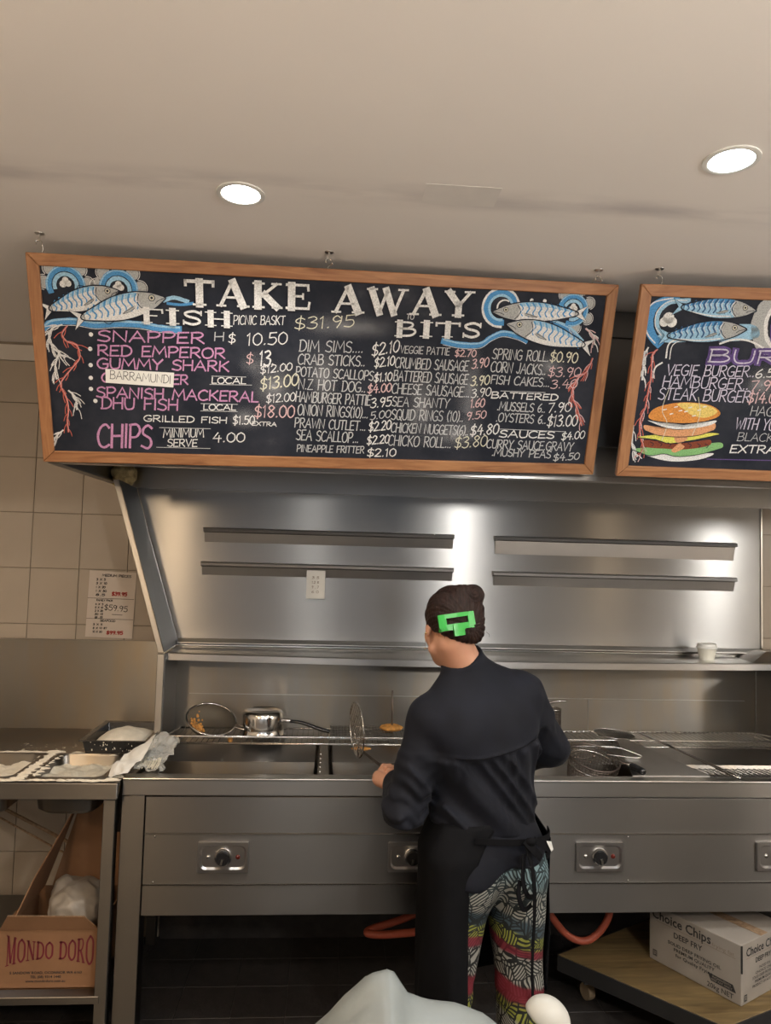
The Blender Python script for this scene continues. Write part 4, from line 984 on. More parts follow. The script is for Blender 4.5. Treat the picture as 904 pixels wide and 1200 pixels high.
def fish(d, tail, head, th, body='W', stripe='B', k=4, flip=1, dark=False):
    T, Hh = Vector(tail), Vector(head); ax = Hh-T; L = ax.length; ax.normalize(); nn = Vector((ax.y, -ax.x))*flip   # nn: towards the back (up)
    if nn.y > 0: nn = -nn
    P = lambda a, b: tuple(T+ax*(a*L)+nn*(b*th))
    up = [(.10, .10), (.25, .30), (.45, .50), (.65, .52), (.82, .38), (.94, .15), (1.0, -.02)]
    lo = [(.97, -.12), (.85, -.34), (.65, -.48), (.45, -.46), (.25, -.28), (.10, -.10)]
    body_pts = c2([P(*p) for p in up+lo], 4, True)
    d.fill(body, body_pts, k)
    tl = [P(.12, .1), P(-.02, .42), P(.05, .02), P(-.02, -.42), P(.12, -.1)]
    d.fill(body, tl, k); d.line('D', tl+[tl[0]], .0018, k+2, False)
    d.fill('S', c2([P(*p) for p in [(.72, .42), (.82, .36), (.94, .13), (.99, -.02), (.9, -.28), (.76, -.42), (.72, -.1)]], 4, True), k+1)
    d.fill('B' if body == 'b' else 'b', c2([P(*p) for p in [(.12, .08), (.25, .28), (.45, .48), (.65, .50), (.72, .42), (.70, .30), (.6, .30), (.4, .26), (.2, .10)]], 4, True), k+1)
    for i in range(9):
        a = .17+.065*i; h = .12+.36*sin(pi*min(1, (a-.02)/.95))
        d.line(stripe if not dark else 'n', [P(a+.02, h*1.0), P(a-.012, h*.45), P(a+.012, -.02), P(a-.01, -h*.45)], .0048 if i % 2 else .0036, k+2)
        d.line('W', [P(a+.035, h*.9), P(a+.012, h*.4), P(a+.03, 0)], .0016, k+3)
    d.line('W', [P(.2, -.2), P(.45, -.36), P(.7, -.36)], .0035, k+2)
    d.line('D', [P(.74, .36), P(.705, .1), P(.72, -.15), P(.76, -.34)], .0022, k+3)
    d.line('W', [P(.72, .36), P(.69, .1), P(.705, -.15), P(.74, -.32)], .0016, k+3)
    d.fill('S', c2([P(.62+.0*0, -.05), P(.52, -.22), P(.60, -.2), P(.66, -.12)], 4, True), k+3); d.line('D', [P(.66, -.05), P(.52, -.22), P(.60, -.22), P(.66, -.12)], .0014, k+4)
    e = P(.86, .10); R = th*.10
    for r, ch, kk in ((R*1.35, 'D', k+4), (R*1.05, 'Y', k+5), (R*.55, 'D', k+6)):
        d.fill(ch, [(e[0]+r*cos(2*pi*i/14), e[1]+r*sin(2*pi*i/14)) for i in range(14)], kk)
    d.line('D', [P(.99, -.03), P(.92, -.06), P(.88, -.14)], .0018, k+4)
    d.line('D', body_pts+[body_pts[0]], .0034, k+5, False)
    d.line('D', [P(.5, .5), P(.54, .64), P(.62, .52)], .0018, k+4); d.line('D', [P(.3, -.34), P(.34, -.5), P(.4, -.44)], .0018, k+4)
def arc(c, r, a0, a1, n=20, sy=1.0): return [(c[0]+r*cos(radians(a0+(a1-a0)*i/n)), c[1]-r*sy*sin(radians(a0+(a1-a0)*i/n))) for i in range(n+1)]
def cloud(d, c, R, a0=0, a1=180, core=True, k=1):
    n = 5
    for i in range(n):
        a = radians(a0+(a1-a0)*(i+.5)/n); q = (c[0]+R*.86*cos(a), c[1]-R*.86*sin(a))
        d.fill('S', [(q[0]+R*.26*cos(2*pi*j/14), q[1]+R*.26*sin(2*pi*j/14)) for j in range(14)], k)
        d.line('W', arc(q, R*.30, math.degrees(a)-95, math.degrees(a)+95, 10), .0018, k+1, False)
    d.line('B', arc(c, R*.66, a0-8, a1+8), R*.24, k+2, False); d.line('b', arc(c, R*.74, a0, a1), R*.05, k+3, False)
    d.line('D', arc(c, R*.54, a0-5, a1+5), .002, k+3, False)
    d.line('b', arc(c, R*.44, a0, a1), R*.16, k+3, False); d.line('D', arc(c, R*.34, a0, a1), .0018, k+4, False)
    if core:
        for q, r in (((c[0]-R*.1, c[1]-R*.05), .14), ((c[0]+R*.1, c[1]-R*.08), .13), ((c[0], c[1]-R*.2), .13)):
            d.fill('W', [(q[0]+R*r*cos(2*pi*j/12), q[1]+R*r*sin(2*pi*j/12)) for j in range(12)], k+4)
def tentacle(d, pts, ch, w=.004, fr=5, k=2, side=1):
    q = c2(pts, 7); d.line(ch, q, w, k, False); n = len(q)
    lt = 'K' if ch == 'R' else 'W'
    d.line(lt, [(a+.002, b-.001) for a, b in q], w*.3, k+1, False)
    for i in range(2, n-2, max(1, n//(fr*4))):
        t = Vector(q[min(n-1, i+1)])-Vector(q[i-1]); t = t.normalized() if t.length else Vector((0, 1)); s_ = side if (i//3) % 2 else -side
        m = Vector((-t.y, t.x))*s_; p = Vector(q[i]); L = random.uniform(.018, .032)
        d.line(ch if i % 3 else lt, [tuple(p), tuple(p+t*L*.5+m*L*.30), tuple(p+t*L*1.15+m*L*.42)], w*.5, k)
A1 = ART
MB1 = board_matrix(-.91925, 2.2, 2.54286, .36068, .045215, .017556)
MB2 = board_matrix(.93497, 2.2, 2.54937, .37561, -.08018, -.009607)
W1, H1 = 1.81609, .62910
bd1 = menu_board(MB1, W1, H1, 'long timber-framed chalkboard headed TAKE AWAY, listing fish, chips and bits')
bd2 = menu_board(MB2, 1.62, .61687, 'right timber-framed chalkboard with a burger drawing, cut by the picture edge')
def letter(board, L, nmz='chalk_lettering'):
    for (s, u0, v0, u1, v1, h, c, w) in L:
        mb = MB(); write_line(mb, s, u0, v0, u1, v1, h, .0036*w*(1.25 if c == 'P' else 1)+.0004, puts(3))
        mb.build(nmz, CH[c], board, recalc=False)
letter(bd1, LINES_1); letter(bd2, LINES_2)
for (s, u0, v0, u1, v1, h, w) in TITLES_1:
    mb = MB(); write_serif(mb, s, u0, v0, u1, v1, h, puts(26), fat=w*1.12); mb.build('chalk_title', CH['W'], bd1, recalc=False, label='large serif chalk lettering')
mb = MB(); write_line(mb, 'TO', 1.135, .1385, 1.158, .1385, .016, .0028, puts(4)); mb.build('chalk_lettering', CH['G'], bd1, recalc=False)
mb = MB()
for a in RULES_1: ribbon(mb, [a[:2], a[2:]], .0020, puts(3))
mb.build('chalk_rule', CH['G'], bd1, recalc=False)
for p in DOTS_1:
    mb = MB(); poly(mb, [(p[0]+.0065*cos(2*pi*i/12), p[1]+.0065*sin(2*pi*i/12)) for i in range(12)], 3); mb.build('bullet_dot', CH['W'], bd1, recalc=False)
# purple glow and white strokes of the second heading
for (s, u0, v0, u1, v1, h, w) in TITLES_2:
    mb = MB(); write_line(mb, s, u0, v0, u1, v1, h, .020, puts(2)); mb.build('chalk_outline', CH['U'], bd2, recalc=False)
    mb = MB(); write_line(mb, s, u0, v0, u1, v1, h, .0045, puts(4)); mb.build('chalk_title', CH['V'], bd2, recalc=False)
# smudged chalk dust patches
# ---- drawings, left of board 1
def wave(d, pts, w, k=1):
    q = c2(pts, 6); d.line('B', q, w, k, False); d.line('b', [(a, b-w*.28) for a, b in q], w*.3, k+1, False); d.line('W', [(a, b+w*.62) for a, b in q], .0016, k+1, False)
d = Draw(); cloud(d, (.106, .088), .073, -15, 195); d.done('chalk_wave', bd1)
d = Draw(); cloud(d, (.258, .092), .073, -15, 195); d.done('chalk_wave', bd1)
d = Draw(); wave(d, A1['wave1'], .020)
d.line('b', [(.39, .118), (.42, .108), (.46, .118)], .012, 1); d.line('B', [(.40, .126), (.44, .128), (.475, .122)], .008, 1)
for p in ((.197, .066, .006), (.209, .061, .0075)): d.fill('S', [(p[0]+p[2]*cos(2*pi*i/10), p[1]+p[2]*sin(2*pi*i/10)) for i in range(10)], 3)
d.done('chalk_wave', bd1)
d = Draw(); fish(d, A1['fishA'][0], A1['fishA'][1], .066, k=8); d.done('chalk_fish', bd1)
d = Draw(); fish(d, A1['fishB'][0], A1['fishB'][1], .074, k=17); d.done('chalk_fish', bd1)
for k_, ch in (('tentW', 'W'), ('tentW2', 'W'), ('tentR', 'R'), ('tentW3', 'W'), ('tentW4', 'W')):
    d = Draw(); tentacle(d, A1[k_], ch, .0045, 6); d.done('chalk_tentacle', bd1)
# right of board 1
d = Draw(); c_ = A1['spiral'][0]
d.line('W', arc(c_, .058, 20, 275), .010, 1, False); d.line('B', arc(c_, .047, 10, 280), .018, 2, False); d.line('b', arc(c_, .038, 10, 280), .008, 3, False)
d.line('W', arc((c_[0]+.012, c_[1]), .024, 60, 320), .005, 3, False); d.done('chalk_wave', bd1)
d = Draw(); cloud(d, A1['cloudC'][0], .066, -100, 150); d.done('chalk_wave', bd1)
d = Draw(); wave(d, A1['wave2'], .018); d.line('B', [(1.60, .13), (1.66, .15), (1.71, .19)], .03, 1); d.line('b', [(1.61, .12), (1.67, .14), (1.72, .18)], .008, 2); d.done('chalk_wave', bd1)
for x_ in (1.535, 1.578):
    mb = MB(); poly(mb, [(x_+.006*cos(2*pi*i/12), .062+.006*sin(2*pi*i/12)) for i in range(12)], 3); mb.build('bullet_dot', CH['W'], bd1, recalc=False)
d = Draw(); fish(d, A1['fishD'][0], A1['fishD'][1], .062, k=8); d.done('chalk_fish', bd1)
d = Draw(); fish(d, A1['fishC'][0], A1['fishC'][1], .070, k=17); d.done('chalk_fish', bd1)
d = Draw(); tentacle(d, A1['tentR2'], 'R', .0055, 6); d.done('chalk_tentacle', bd1)
d = Draw(); tentacle(d, A1['tentR3'], 'K', .006, 2); d.done('chalk_tentacle', bd1)
# BARRAMUNDI sticker
sk = A1['sticker']
st = MB().plate([(u, LAY-.0012, -v) for u, v in sk], (0, -1, 0), .0014).build('name_strip', M['paper'], bd1, label='white strip handwritten BARRAMUNDI over one fish name')
mb = MB(); write_line(mb, 'BARRAMUNDI', sk[0][0]+.012, sk[3][1]-.013, sk[1][0]-.012, sk[2][1]-.012, .025, .0019, lambda u, v: (u, LAY-.0030, -v)); mb.build('writing', M['ink'], st)
# ---- board 2
d = Draw(); d.line('B', A1['swirl2'], .026, 1); d.line('W', [(a-.013, b-.002) for a, b in A1['swirl2']], .004, 2); d.line('b', A1['swirl2b'], .014, 2); d.line('W', [(a-.006, b-.001) for a, b in A1['swirl2b']], .003, 3)
for q, r in (((.100, .100), .018), ((.088, .112), .015), ((.112, .112), .016)): d.fill('W', [(q[0]+r*cos(2*pi*j/12), q[1]+r*sin(2*pi*j/12)) for j in range(12)], 2)
d.fill('b', c2([(.08, .15), (.2, .13), (.36, .11), (.39, .15), (.30, .165), (.2, .168), (.1, .175)], 4, True), 1)
d.line('W', A1['arc2'], .005, 2); d.line('W', [(a+.012, b+.004) for a, b in A1['arc2']], .003, 2); d.line('W', A1['arc3'], .005, 2); d.line('W', A1['arc4'], .006, 2)
d.done('chalk_wave', bd2)
d = Draw(); d.line('S', A1['arc'], .05, 1); d.line('W', [(a+.02, b) for a, b in A1['arc']], .012, 2); d.line('U', [(a+.045, b+.01) for a, b in A1['arc']], .018, 2); d.line('V', [(a+.058, b+.014) for a, b in A1['arc']], .012, 3); d.done('chalk_wave', bd2)
d = Draw(); fish(d, A1['fishE'][0], A1['fishE'][1], .060, body='b', stripe='n', k=6, dark=False); d.done('chalk_fish', bd2)
d = Draw(); fish(d, A1['fishF'][0], A1['fishF'][1], .064, body='b', stripe='n', k=15, dark=False); d.done('chalk_fish', bd2)
for k_, ch in (('tent4', 'R'), ('tent5', 'W'), ('tent6', 'W')):
    d = Draw(); tentacle(d, A1[k_], ch, .005, 6); d.done('chalk_tentacle', bd2)
d = Draw(); (bx, by), (ex_, _), (_, yb) = A1['burger']; bw = ex_-bx; X = lambda a: bx+bw*a; Yv = lambda b: by+(yb-by)*b
def bl(pts): return c2([(X(a), Yv(b)) for a, b in pts], 5, True)
d.fill('W', bl([(-.05, .86), (.2, .98), (.5, 1.02), (.85, .96), (1.0, .85), (.5, .9)]), 1)
d.fill('g', bl([(-.15, .83), (.05, .79), (.3, .76), (.6, .78), (.85, .70), (1.08, .66), (1.12, .74), (1.0, .80), (.8, .88), (.5, .93), (.3, .89), (.1, .93), (-.08, .88)]), 2)
d.fill('m', bl([(.0, .66), (.2, .68), (.5, .70), (.8, .64), (.93, .62), (.92, .72), (.6, .80), (.3, .80), (.02, .78)]), 3)
d.fill('y', bl([(-.12, .62), (.05, .58), (.3, .55), (.6, .58), (.9, .50), (1.04, .52), (.8, .60), (.55, .66), (.35, .70), (.15, .64), (0, .64)]), 4)
d.fill('o', bl([(-.03, .40), (.2, .46), (.5, .46), (.8, .40), (.95, .33), (.95, .45), (.75, .54), (.5, .58), (.2, .57), (.0, .50)]), 5)
d.fill('o', bl([(.42, .52), (.55, .50), (.60, .62), (.52, .70), (.58, .76), (.46, .86), (.40, .82), (.48, .72), (.42, .64)]), 6)
d.fill('W', bl([(0, .32), (.3, .40), (.6, .40), (.95, .28), (.9, .36), (.6, .44), (.3, .44)]), 6)
top = bl([(.0, .22), (.08, .10), (.3, .01), (.55, -.02), (.82, .01), (.98, .10), (1.0, .20), (.85, .29), (.55, .35), (.2, .34), (.03, .30)])
d.fill('O', top, 7)
d.fill('t', bl([(.38, .02), (.6, .0), (.84, .04), (.96, .14), (.8, .24), (.6, .2), (.5, .12)]), 8)
d.line('D', top+[top[0]], .003, 9, False)
for a, b in ((.2, .13), (.35, .08), (.3, .2), (.5, .15), (.55, .08), (.68, .12), (.75, .06), (.62, .22), (.42, .14)): d.line('W', [(X(a), Yv(b)), (X(a+.04), Yv(b-.012))], .0035, 9, False)
for a in (.08, .2, .33, .62, .75, .86): d.line('D', [(X(a), Yv(.69)), (X(a+.05), Yv(.72)), (X(a+.03), Yv(.76))], .002, 9)
for pts in ([(-.15, .84), (.1, .93), (.3, .89), (.5, .93), (.8, .88), (1.1, .76)], [(-.12, .62), (.15, .65), (.35, .71), (.6, .66), (1.04, .52)], [(0, .50), (.2, .575), (.5, .585), (.75, .545), (.95, .45)]): d.line('D', [(X(a), Yv(b)) for a, b in pts], .0022, 9)
d.line('Y', [(X(.24), Yv(-.25)), (X(.18), Yv(.12)), (X(.28), Yv(.36)), (X(.24), Yv(.66))], .002, 10); d.line('Y', [(X(.66), Yv(-.1)), (X(.72), Yv(.2)), (X(.66), Yv(.55))], .002, 10)
d.done('chalk_burger', bd2, 'chalk drawing of a hamburger')
d = Draw(); d.line('U', A1['line'], .003, 2, False); d.done('chalk_rule', bd2)
# chalk dust left by wiped prices
def dust():
    m, nt, b = nm('chalk_dust'); L = nt.links.new
    n = N(nt, 'ShaderNodeTexNoise'); n.inputs['Scale'].default_value = 18; n.inputs['Detail'].default_value = 8; L(coords(nt), n.inputs['Vector'])
    tc = N(nt, 'ShaderNodeTexCoord'); gr = N(nt, 'ShaderNodeTexGradient'); gr.gradient_type = 'QUADRATIC_SPHERE'
    mp = N(nt, 'ShaderNodeMapping'); mp.inputs['Location'].default_value = (-1, -1, -1); mp.inputs['Scale'].default_value = (2, 2, 2); L(tc.outputs['Generated'], mp.inputs[0]); L(mp.outputs[0], gr.inputs[0])
    mu = N(nt, 'ShaderNodeMath', operation='MULTIPLY'); L(n.outputs[0], mu.inputs[0]); L(gr.outputs[0], mu.inputs[1])
    m3 = N(nt, 'ShaderNodeMath', operation='MULTIPLY'); L(mu.outputs[0], m3.inputs[0]); m3.inputs[1].default_value = .75
    L(m3.outputs[0], b.inputs['Alpha']); b.inputs['Base Color'].default_value = (.55, .56, .58, 1); b.inputs['Roughness'].default_value = 1; return m
M['dust'] = dust()
for (u, v, a, b_) in ((.72, .37, .09, .10), (.66, .30, .06, .05), (1.20, .42, .07, .16), (1.32, .50, .13, .07), (1.62, .27, .08, .06), (.95, .17, .20, .05), (.88, .33, .07, .12), (1.36, .36, .06, .2), (.63, .47, .07, .05)):
    mb = MB(); mb.add([(u-a, LAY+.0001, -(v+b_)), (u+a, LAY+.0001, -(v+b_)), (u+a, LAY+.0001, -(v-b_)), (u-a, LAY+.0001, -(v-b_))], [(0, 1, 2, 3)]); mb.build('chalk_dust', M['dust'], bd1, recalc=False)
for (u, v, a, b_) in ((.43, .30, .08, .09),):
    mb = MB(); mb.add([(u-a, LAY+.0001, -(v+b_)), (u+a, LAY+.0001, -(v+b_)), (u+a, LAY+.0001, -(v-b_)), (u-a, LAY+.0001, -(v-b_))], [(0, 1, 2, 3)]); mb.build('chalk_dust', M['dust'], bd2, recalc=False)
# hooks: ceiling plate, eye bolt and S hook
def hook(x, y, bmat, u, lab):
    t = thing('ceiling_hook', lab, 'hook', (x, y, CEIL), 'hooks holding the menu boards')
    MB().lathe([(0, 0), (.014, 0), (.013, -.002), (.006, -.004), (0, -.004)], (x, y, CEIL), 18).build('ceiling_plate', M['satin'], t)
    tp = bmat @ Vector((u, 0, 0))
    MB().tube([(x, y, CEIL-.004), (x, y, CEIL-.022)], .0035, 8).build('bolt', M['chrome'], t)
    z = CEIL-.022; pts = [(x-.008, y, z-.010), (x-.010, y, z-.002), (x-.003, y, z+.003), (x+.007, y, z-.003), (x+.010, y, z-.014), (tp.x+.002, tp.y, tp.z+.010), (tp.x-.002, tp.y, tp.z+.002), (tp.x, tp.y, tp.z-.003)]
    MB().tube(catmull(pts, 5), .0022, 6).build('wire_hook', M['wire'], t, smooth=True)
hook(-.883, 2.197, MB1, .045, 'left hook above the corner of the TAKE AWAY board')
hook(-.034, 2.215, MB1, .885, 'middle hook above the TAKE AWAY board')
hook(.813, 2.235, MB1, 1.732, 'right hook of the TAKE AWAY board, by the gap between boards')
hook(.995, 2.199, MB2, .065, 'hook holding the left corner of the burger board')
# cloth stuffed in the hood corner
mb = MB(); cc_ = Vector((-.91, 3.27, 2.005))
mb.ball(cc_, (.052, .05, .042), 22, 14)
mb.v = [tuple(Vector(p)+(Vector(p)-cc_).normalized()*.02*(1-2*abs(noise.noise(Vector(p)*38)))+Vector((0, 0, .0))) for p in mb.v]
mb.build('cloth_rag', M['cloth'], None, smooth=True, cat='rag', label='crumpled yellowed rag stuffed in the left inner corner of the hood')
# ------------------------------------------------------------------ signed distance modelling for the figure and soft things
def sd_ell(P, c, r, Rm=None):
    q = P-np.array(c)
    if Rm is not None: q = q @ Rm
    r = np.array(r); k0 = np.linalg.norm(q/r, axis=-1); k1 = np.linalg.norm(q/(r*r), axis=-1)
    return k0*(k0-1)/np.maximum(k1, 1e-9)
def sd_cone(P, a, b, ra, rb):
    a = np.array(a, float); b = np.array(b, float); ab = b-a; q = P-a
    h = np.clip((q @ ab)/(ab @ ab), 0, 1); return np.linalg.norm(q-h[..., None]*ab, axis=-1)-(ra+(rb-ra)*h)
def smin(a, b, k):
    h = np.clip(.5+.5*(b-a)/k, 0, 1); return b*(1-h)+a*h-k*h*(1-h)
def smax(a, b, k): return -smin(-a, -b, k)
def surface_nets(fn, lo, hi, h):
    lo = np.array(lo, float); n = [int(math.ceil((hi[i]-lo[i])/h))+1 for i in range(3)]
    ax = [lo[i]+h*np.arange(n[i]) for i in range(3)]
    V = np.empty(n, np.float32)
    YZ = np.stack(np.meshgrid(ax[1], ax[2], indexing='ij'), -1)
    st = max(1, 400000//(n[1]*n[2]))
    for i in range(0, n[0], st):
        xs = ax[0][i:i+st]; P = np.empty((len(xs), n[1], n[2], 3)); P[..., 0] = xs[:, None, None]; P[..., 1:] = YZ[None]
        V[i:i+st] = fn(P)
    S = V < 0
    c = [S[i:n[0]-1+i, j:n[1]-1+j, k:n[2]-1+k] for i in (0, 1) for j in (0, 1) for k in (0, 1)]
    al = c[0].copy(); an = c[0].copy()
    for q in c[1:]: al &= q; an |= q
    act = an & ~al; idx = -np.ones(act.shape, np.int64); I = np.argwhere(act); idx[act] = np.arange(len(I))
    acc = np.zeros((len(I), 3)); cnt = np.zeros(len(I))
    cor = [(0, 0, 0), (0, 0, 1), (0, 1, 0), (0, 1, 1), (1, 0, 0), (1, 0, 1), (1, 1, 0), (1, 1, 1)]
    for a in range(8):
        for b in range(a+1, 8):
            d = np.array(cor[b])-np.array(cor[a])
            if np.abs(d).sum() != 1: continue
            va = V[tuple((I+cor[a]).T)]; vb = V[tuple((I+cor[b]).T)]; m = (va < 0) != (vb < 0)
            t = np.where(m, va/np.where(m, va-vb, 1), 0)
            acc[m] += (np.array(cor[a])+t[:, None]*d)[m]; cnt[m] += 1
    vs = lo+h*(I+acc/cnt[:, None]); faces = []
    for axi in range(3):
        o = [0, 1, 2]; o.remove(axi); sl0 = [slice(None)]*3; sl1 = [slice(None)]*3; sl0[axi] = slice(0, -1); sl1[axi] = slice(1, None)
        A = S[tuple(sl0)]; B = S[tuple(sl1)]; ch = A != B
        E = np.argwhere(ch); u, v = o
        ok = (E[:, u] > 0) & (E[:, v] > 0) & (E[:, u] < n[u]-1) & (E[:, v] < n[v]-1); E = E[ok]
        fl = A[tuple(E.T)]
        def g(du, dv): q = E.copy(); q[:, u] -= du; q[:, v] -= dv; return idx[tuple(q.T)]
        q = np.stack([g(1, 1), g(0, 1), g(0, 0), g(1, 0)], 1)
        if axi == 1: fl = ~fl
        q[~fl] = q[~fl][:, ::-1]; faces.append(q)
    F = np.concatenate(faces); F = F[(F >= 0).all(1)]
    return vs, F
def np_mesh(name, parts, mats, parent=None, label=None, cat=None, group=None, smooth=True, iters=0, xf=None, kind=None):
    vs, fs, mi, off = [], [], [], 0
    for k, (v, f, m) in enumerate(parts):
        vs.append(v); fs += (f+off).tolist(); mi += [m]*len(f); off += len(v)
    v = np.concatenate(vs); org = np.array(ORG[parent.name]) if parent is not None else np.zeros(3)
    me = bpy.data.meshes.new(name); me.from_pydata((v-org).tolist(), [], fs)
    for m in (mats if isinstance(mats, (list, tuple)) else [mats]): me.materials.append(m)
    me.polygons.foreach_set('material_index', mi)
    if smooth: me.polygons.foreach_set('use_smooth', [True]*len(fs))
    me.update(); o = bpy.data.objects.new(name, me); COL.objects.link(o)
    if parent is not None: o.parent = parent; ORG[o.name] = ORG[parent.name]
    else: ORG[o.name] = Vector((0, 0, 0))
    if iters:
        s = o.modifiers.new('smooth', 'SMOOTH'); s.factor = .5; s.iterations = iters
    return tag(o, label, cat, group, kind)
def fbm(P, f, seed=0.0):
    """cheap smooth pseudo noise in -1..1"""
    x, y, z = P[..., 0]*f+seed, P[..., 1]*f+seed*1.7, P[..., 2]*f-seed
    return (np.sin(x*1.7+1.3*np.sin(y*1.1+z*.7))+np.sin(y*1.9+1.5*np.sin(z*1.3+x*.6))+np.sin(z*1.6+1.2*np.sin(x*1.2+y*.8)))/3

person = thing('person', 'person in black shirt and apron with a green hair claw clip, cooking at the fryers', 'person', (.49, 2.27, 0))
PS = radians(20); RV = np.array([cos(PS), sin(PS), 0]); FV = np.array([-sin(PS), cos(PS), 0]); UV = np.array([0, 0, 1.])
RB = np.stack([RV, FV, UV], 1)               # columns: her right, forward, up
NB = (.418, 2.262, 1.352)
SHL, SHR = (.318, 2.215, 1.205), (.600, 2.30, 1.262)
ELL, WRL = (.236, 2.185, .950), (.238, 2.425, .946)
ELR, WRR = (.722, 2.400, 1.080), (.66, 2.60, .985)
HAND_L, HAND_R = (.226, 2.510, .958), (.645, 2.66, .975)
# head frame
hy, hp, hr = radians(16), radians(-14), radians(-9)
HF = np.array([-sin(hy)*cos(hp), cos(hy)*cos(hp), sin(hp)]); HR = np.cross(HF, [0, 0, 1.]); HR /= np.linalg.norm(HR); HU = np.cross(HR, HF)
HR, HU = HR*cos(hr)+HU*sin(hr), HU*cos(hr)-HR*sin(hr)
HM = np.stack([HR, HF, HU], 1); HC = np.array((.376, 2.275, 1.474))
toH = lambda p: (np.array(p)-HC) @ HM
def head_xf(v): return v @ HM.T+HC
nb_l = toH(NB)
def f_head(P):
    d = sd_ell(P, (0, -.012, .030), (.073, .090, .080))
    d = smin(d, sd_ell(P, (0, .030, -.030), (.056, .058, .085)), .03)
    d = smin(d, sd_ell(P, (0, .062, -.088), (.024, .022, .020)), .025)
    d = smin(d, sd_cone(P, (-.045, .02, -.075), (0, .055, -.093), .016, .016), .02)
    d = smin(d, sd_cone(P, (.045, .02, -.075), (0, .055, -.093), .016, .016), .02)
    d = smin(d, sd_cone(P, (0, .085, .010), (0, .106, -.026), .007, .011), .014)
    d = smin(d, sd_ell(P, (0, .098, -.030), (.017, .012, .009)), .008)
    for s in (-1, 1):
        d = smin(d, sd_cone(P, (s*.014, .084, .022), (s*.044, .070, .022), .008, .007), .015)
        d = smax(d, -sd_ell(P, (s*.031, .094, .004), (.015, .014, .010)), .012)
        d = smin(d, sd_ell(P, (s*.036, .062, -.03), (.02, .02, .018)), .03)
        ear = sd_ell(P, (s*.073, .006, -.014), (.009, .016, .029)); ear = smax(ear, -sd_ell(P, (s*.083, .010, -.010), (.006, .009, .018)), .006)
        d = smin(d, ear, .006)
    d = smin(d, sd_ell(P, (0, .086, -.052), (.022, .010, .006)), .006)
    d = smin(d, sd_ell(P, (0, .083, -.062), (.019, .010, .007)), .006)
    d = smin(d, sd_cone(P, (0, -.030, -.055), tuple(nb_l), .052, .057), .03)
    return d
def limb(P, s=0.0):
    """arms, shared by body and sleeves; s grows the radius"""
    d = sd_cone(P, SHL, ELL, .050+s, .040+s)
    d = smin(d, sd_cone(P, ELL, WRL, .040+s, .029+s), .02)
    e = sd_cone(P, SHR, ELR, .050+s, .040+s)
    return smin(d, smin(e, sd_cone(P, ELR, WRR, .040+s, .029+s), .02), .005)
def f_torso(P, s=0.0):
    c = np.array((.462, 2.258, 0.))
    T = lambda x, y, z: tuple(c+RV*x+FV*y+UV*z)
    d = sd_ell(P, T(0, .0, 1.165), (.160+s, .100+s, .165+s), RB)
    d = smin(d, sd_ell(P, T(.018, .0, .965), (.138+s, .095+s, .19+s), RB), .06)
    d = smin(d, sd_cone(P, SHL, SHR, .052+s, .052+s), .05)
    d = smin(d, sd_cone(P, NB, T(-.10, 0, 1.245), .045+s*.6, .05+s), .04)
    d = smin(d, sd_cone(P, NB, T(.11, 0, 1.26), .045+s*.6, .05+s), .04)
    for k in (-1, 1): d = smin(d, sd_ell(P, T(k*.075, -.055, 1.16), (.075+s, .05+s, .085+s), RB), .05)
    return d
HIP = np.array((.492, 2.268, 0.))
def f_legs(P, s=0.0):
    T = lambda x, y, z: tuple(HIP+RV*x+FV*y+UV*z)
    d = sd_ell(P, T(0, .0, .83), (.155+s, .115+s, .15+s), RB)
    for k in (-1, 1): d = smin(d, sd_ell(P, T(k*.080, -.038, .765), (.086+s, .084+s, .105+s), RB), .03)
    r = smin(sd_cone(P, (.588, 2.285, .72), (.600, 2.26, .43), .088+s, .058+s), sd_cone(P, (.600, 2.26, .43), (.604, 2.30, .09), .058+s, .038+s), .02)
    r = smin(r, sd_ell(P, (.604, 2.245, .31), (.050+s, .055+s, .12+s)), .03)
    l = smin(sd_cone(P, (.412, 2.225, .72), (.376, 2.20, .43), .082+s, .056+s), sd_cone(P, (.376, 2.20, .43), (.380, 2.25, .09), .056+s, .038+s), .02)
    l = smin(l, sd_ell(P, (.378, 2.185, .31), (.050+s, .055+s, .12+s)), .03)
    return smin(d, np.minimum(r, l), .035)
def feet(P):
    d = None
    for x, y in ((.604, 2.30), (.380, 2.25)):
        e = smin(sd_cone(P, (x, y, .06), (x-.03, y+.15, .035), .042, .032), sd_ell(P, (x, y-.02, .035), (.038, .04, .035)), .02); d = e if d is None else np.minimum(d, e)
    return d
def f_body(P):
    d = smin(f_torso(P), limb(P), .03); d = smin(d, f_legs(P), .05); d = np.minimum(d, feet(P)+.006)
    return smin(d, sd_cone(P, NB, tuple(head_xf(np.array((0, -.03, -.055)))), .050, .046), .02)
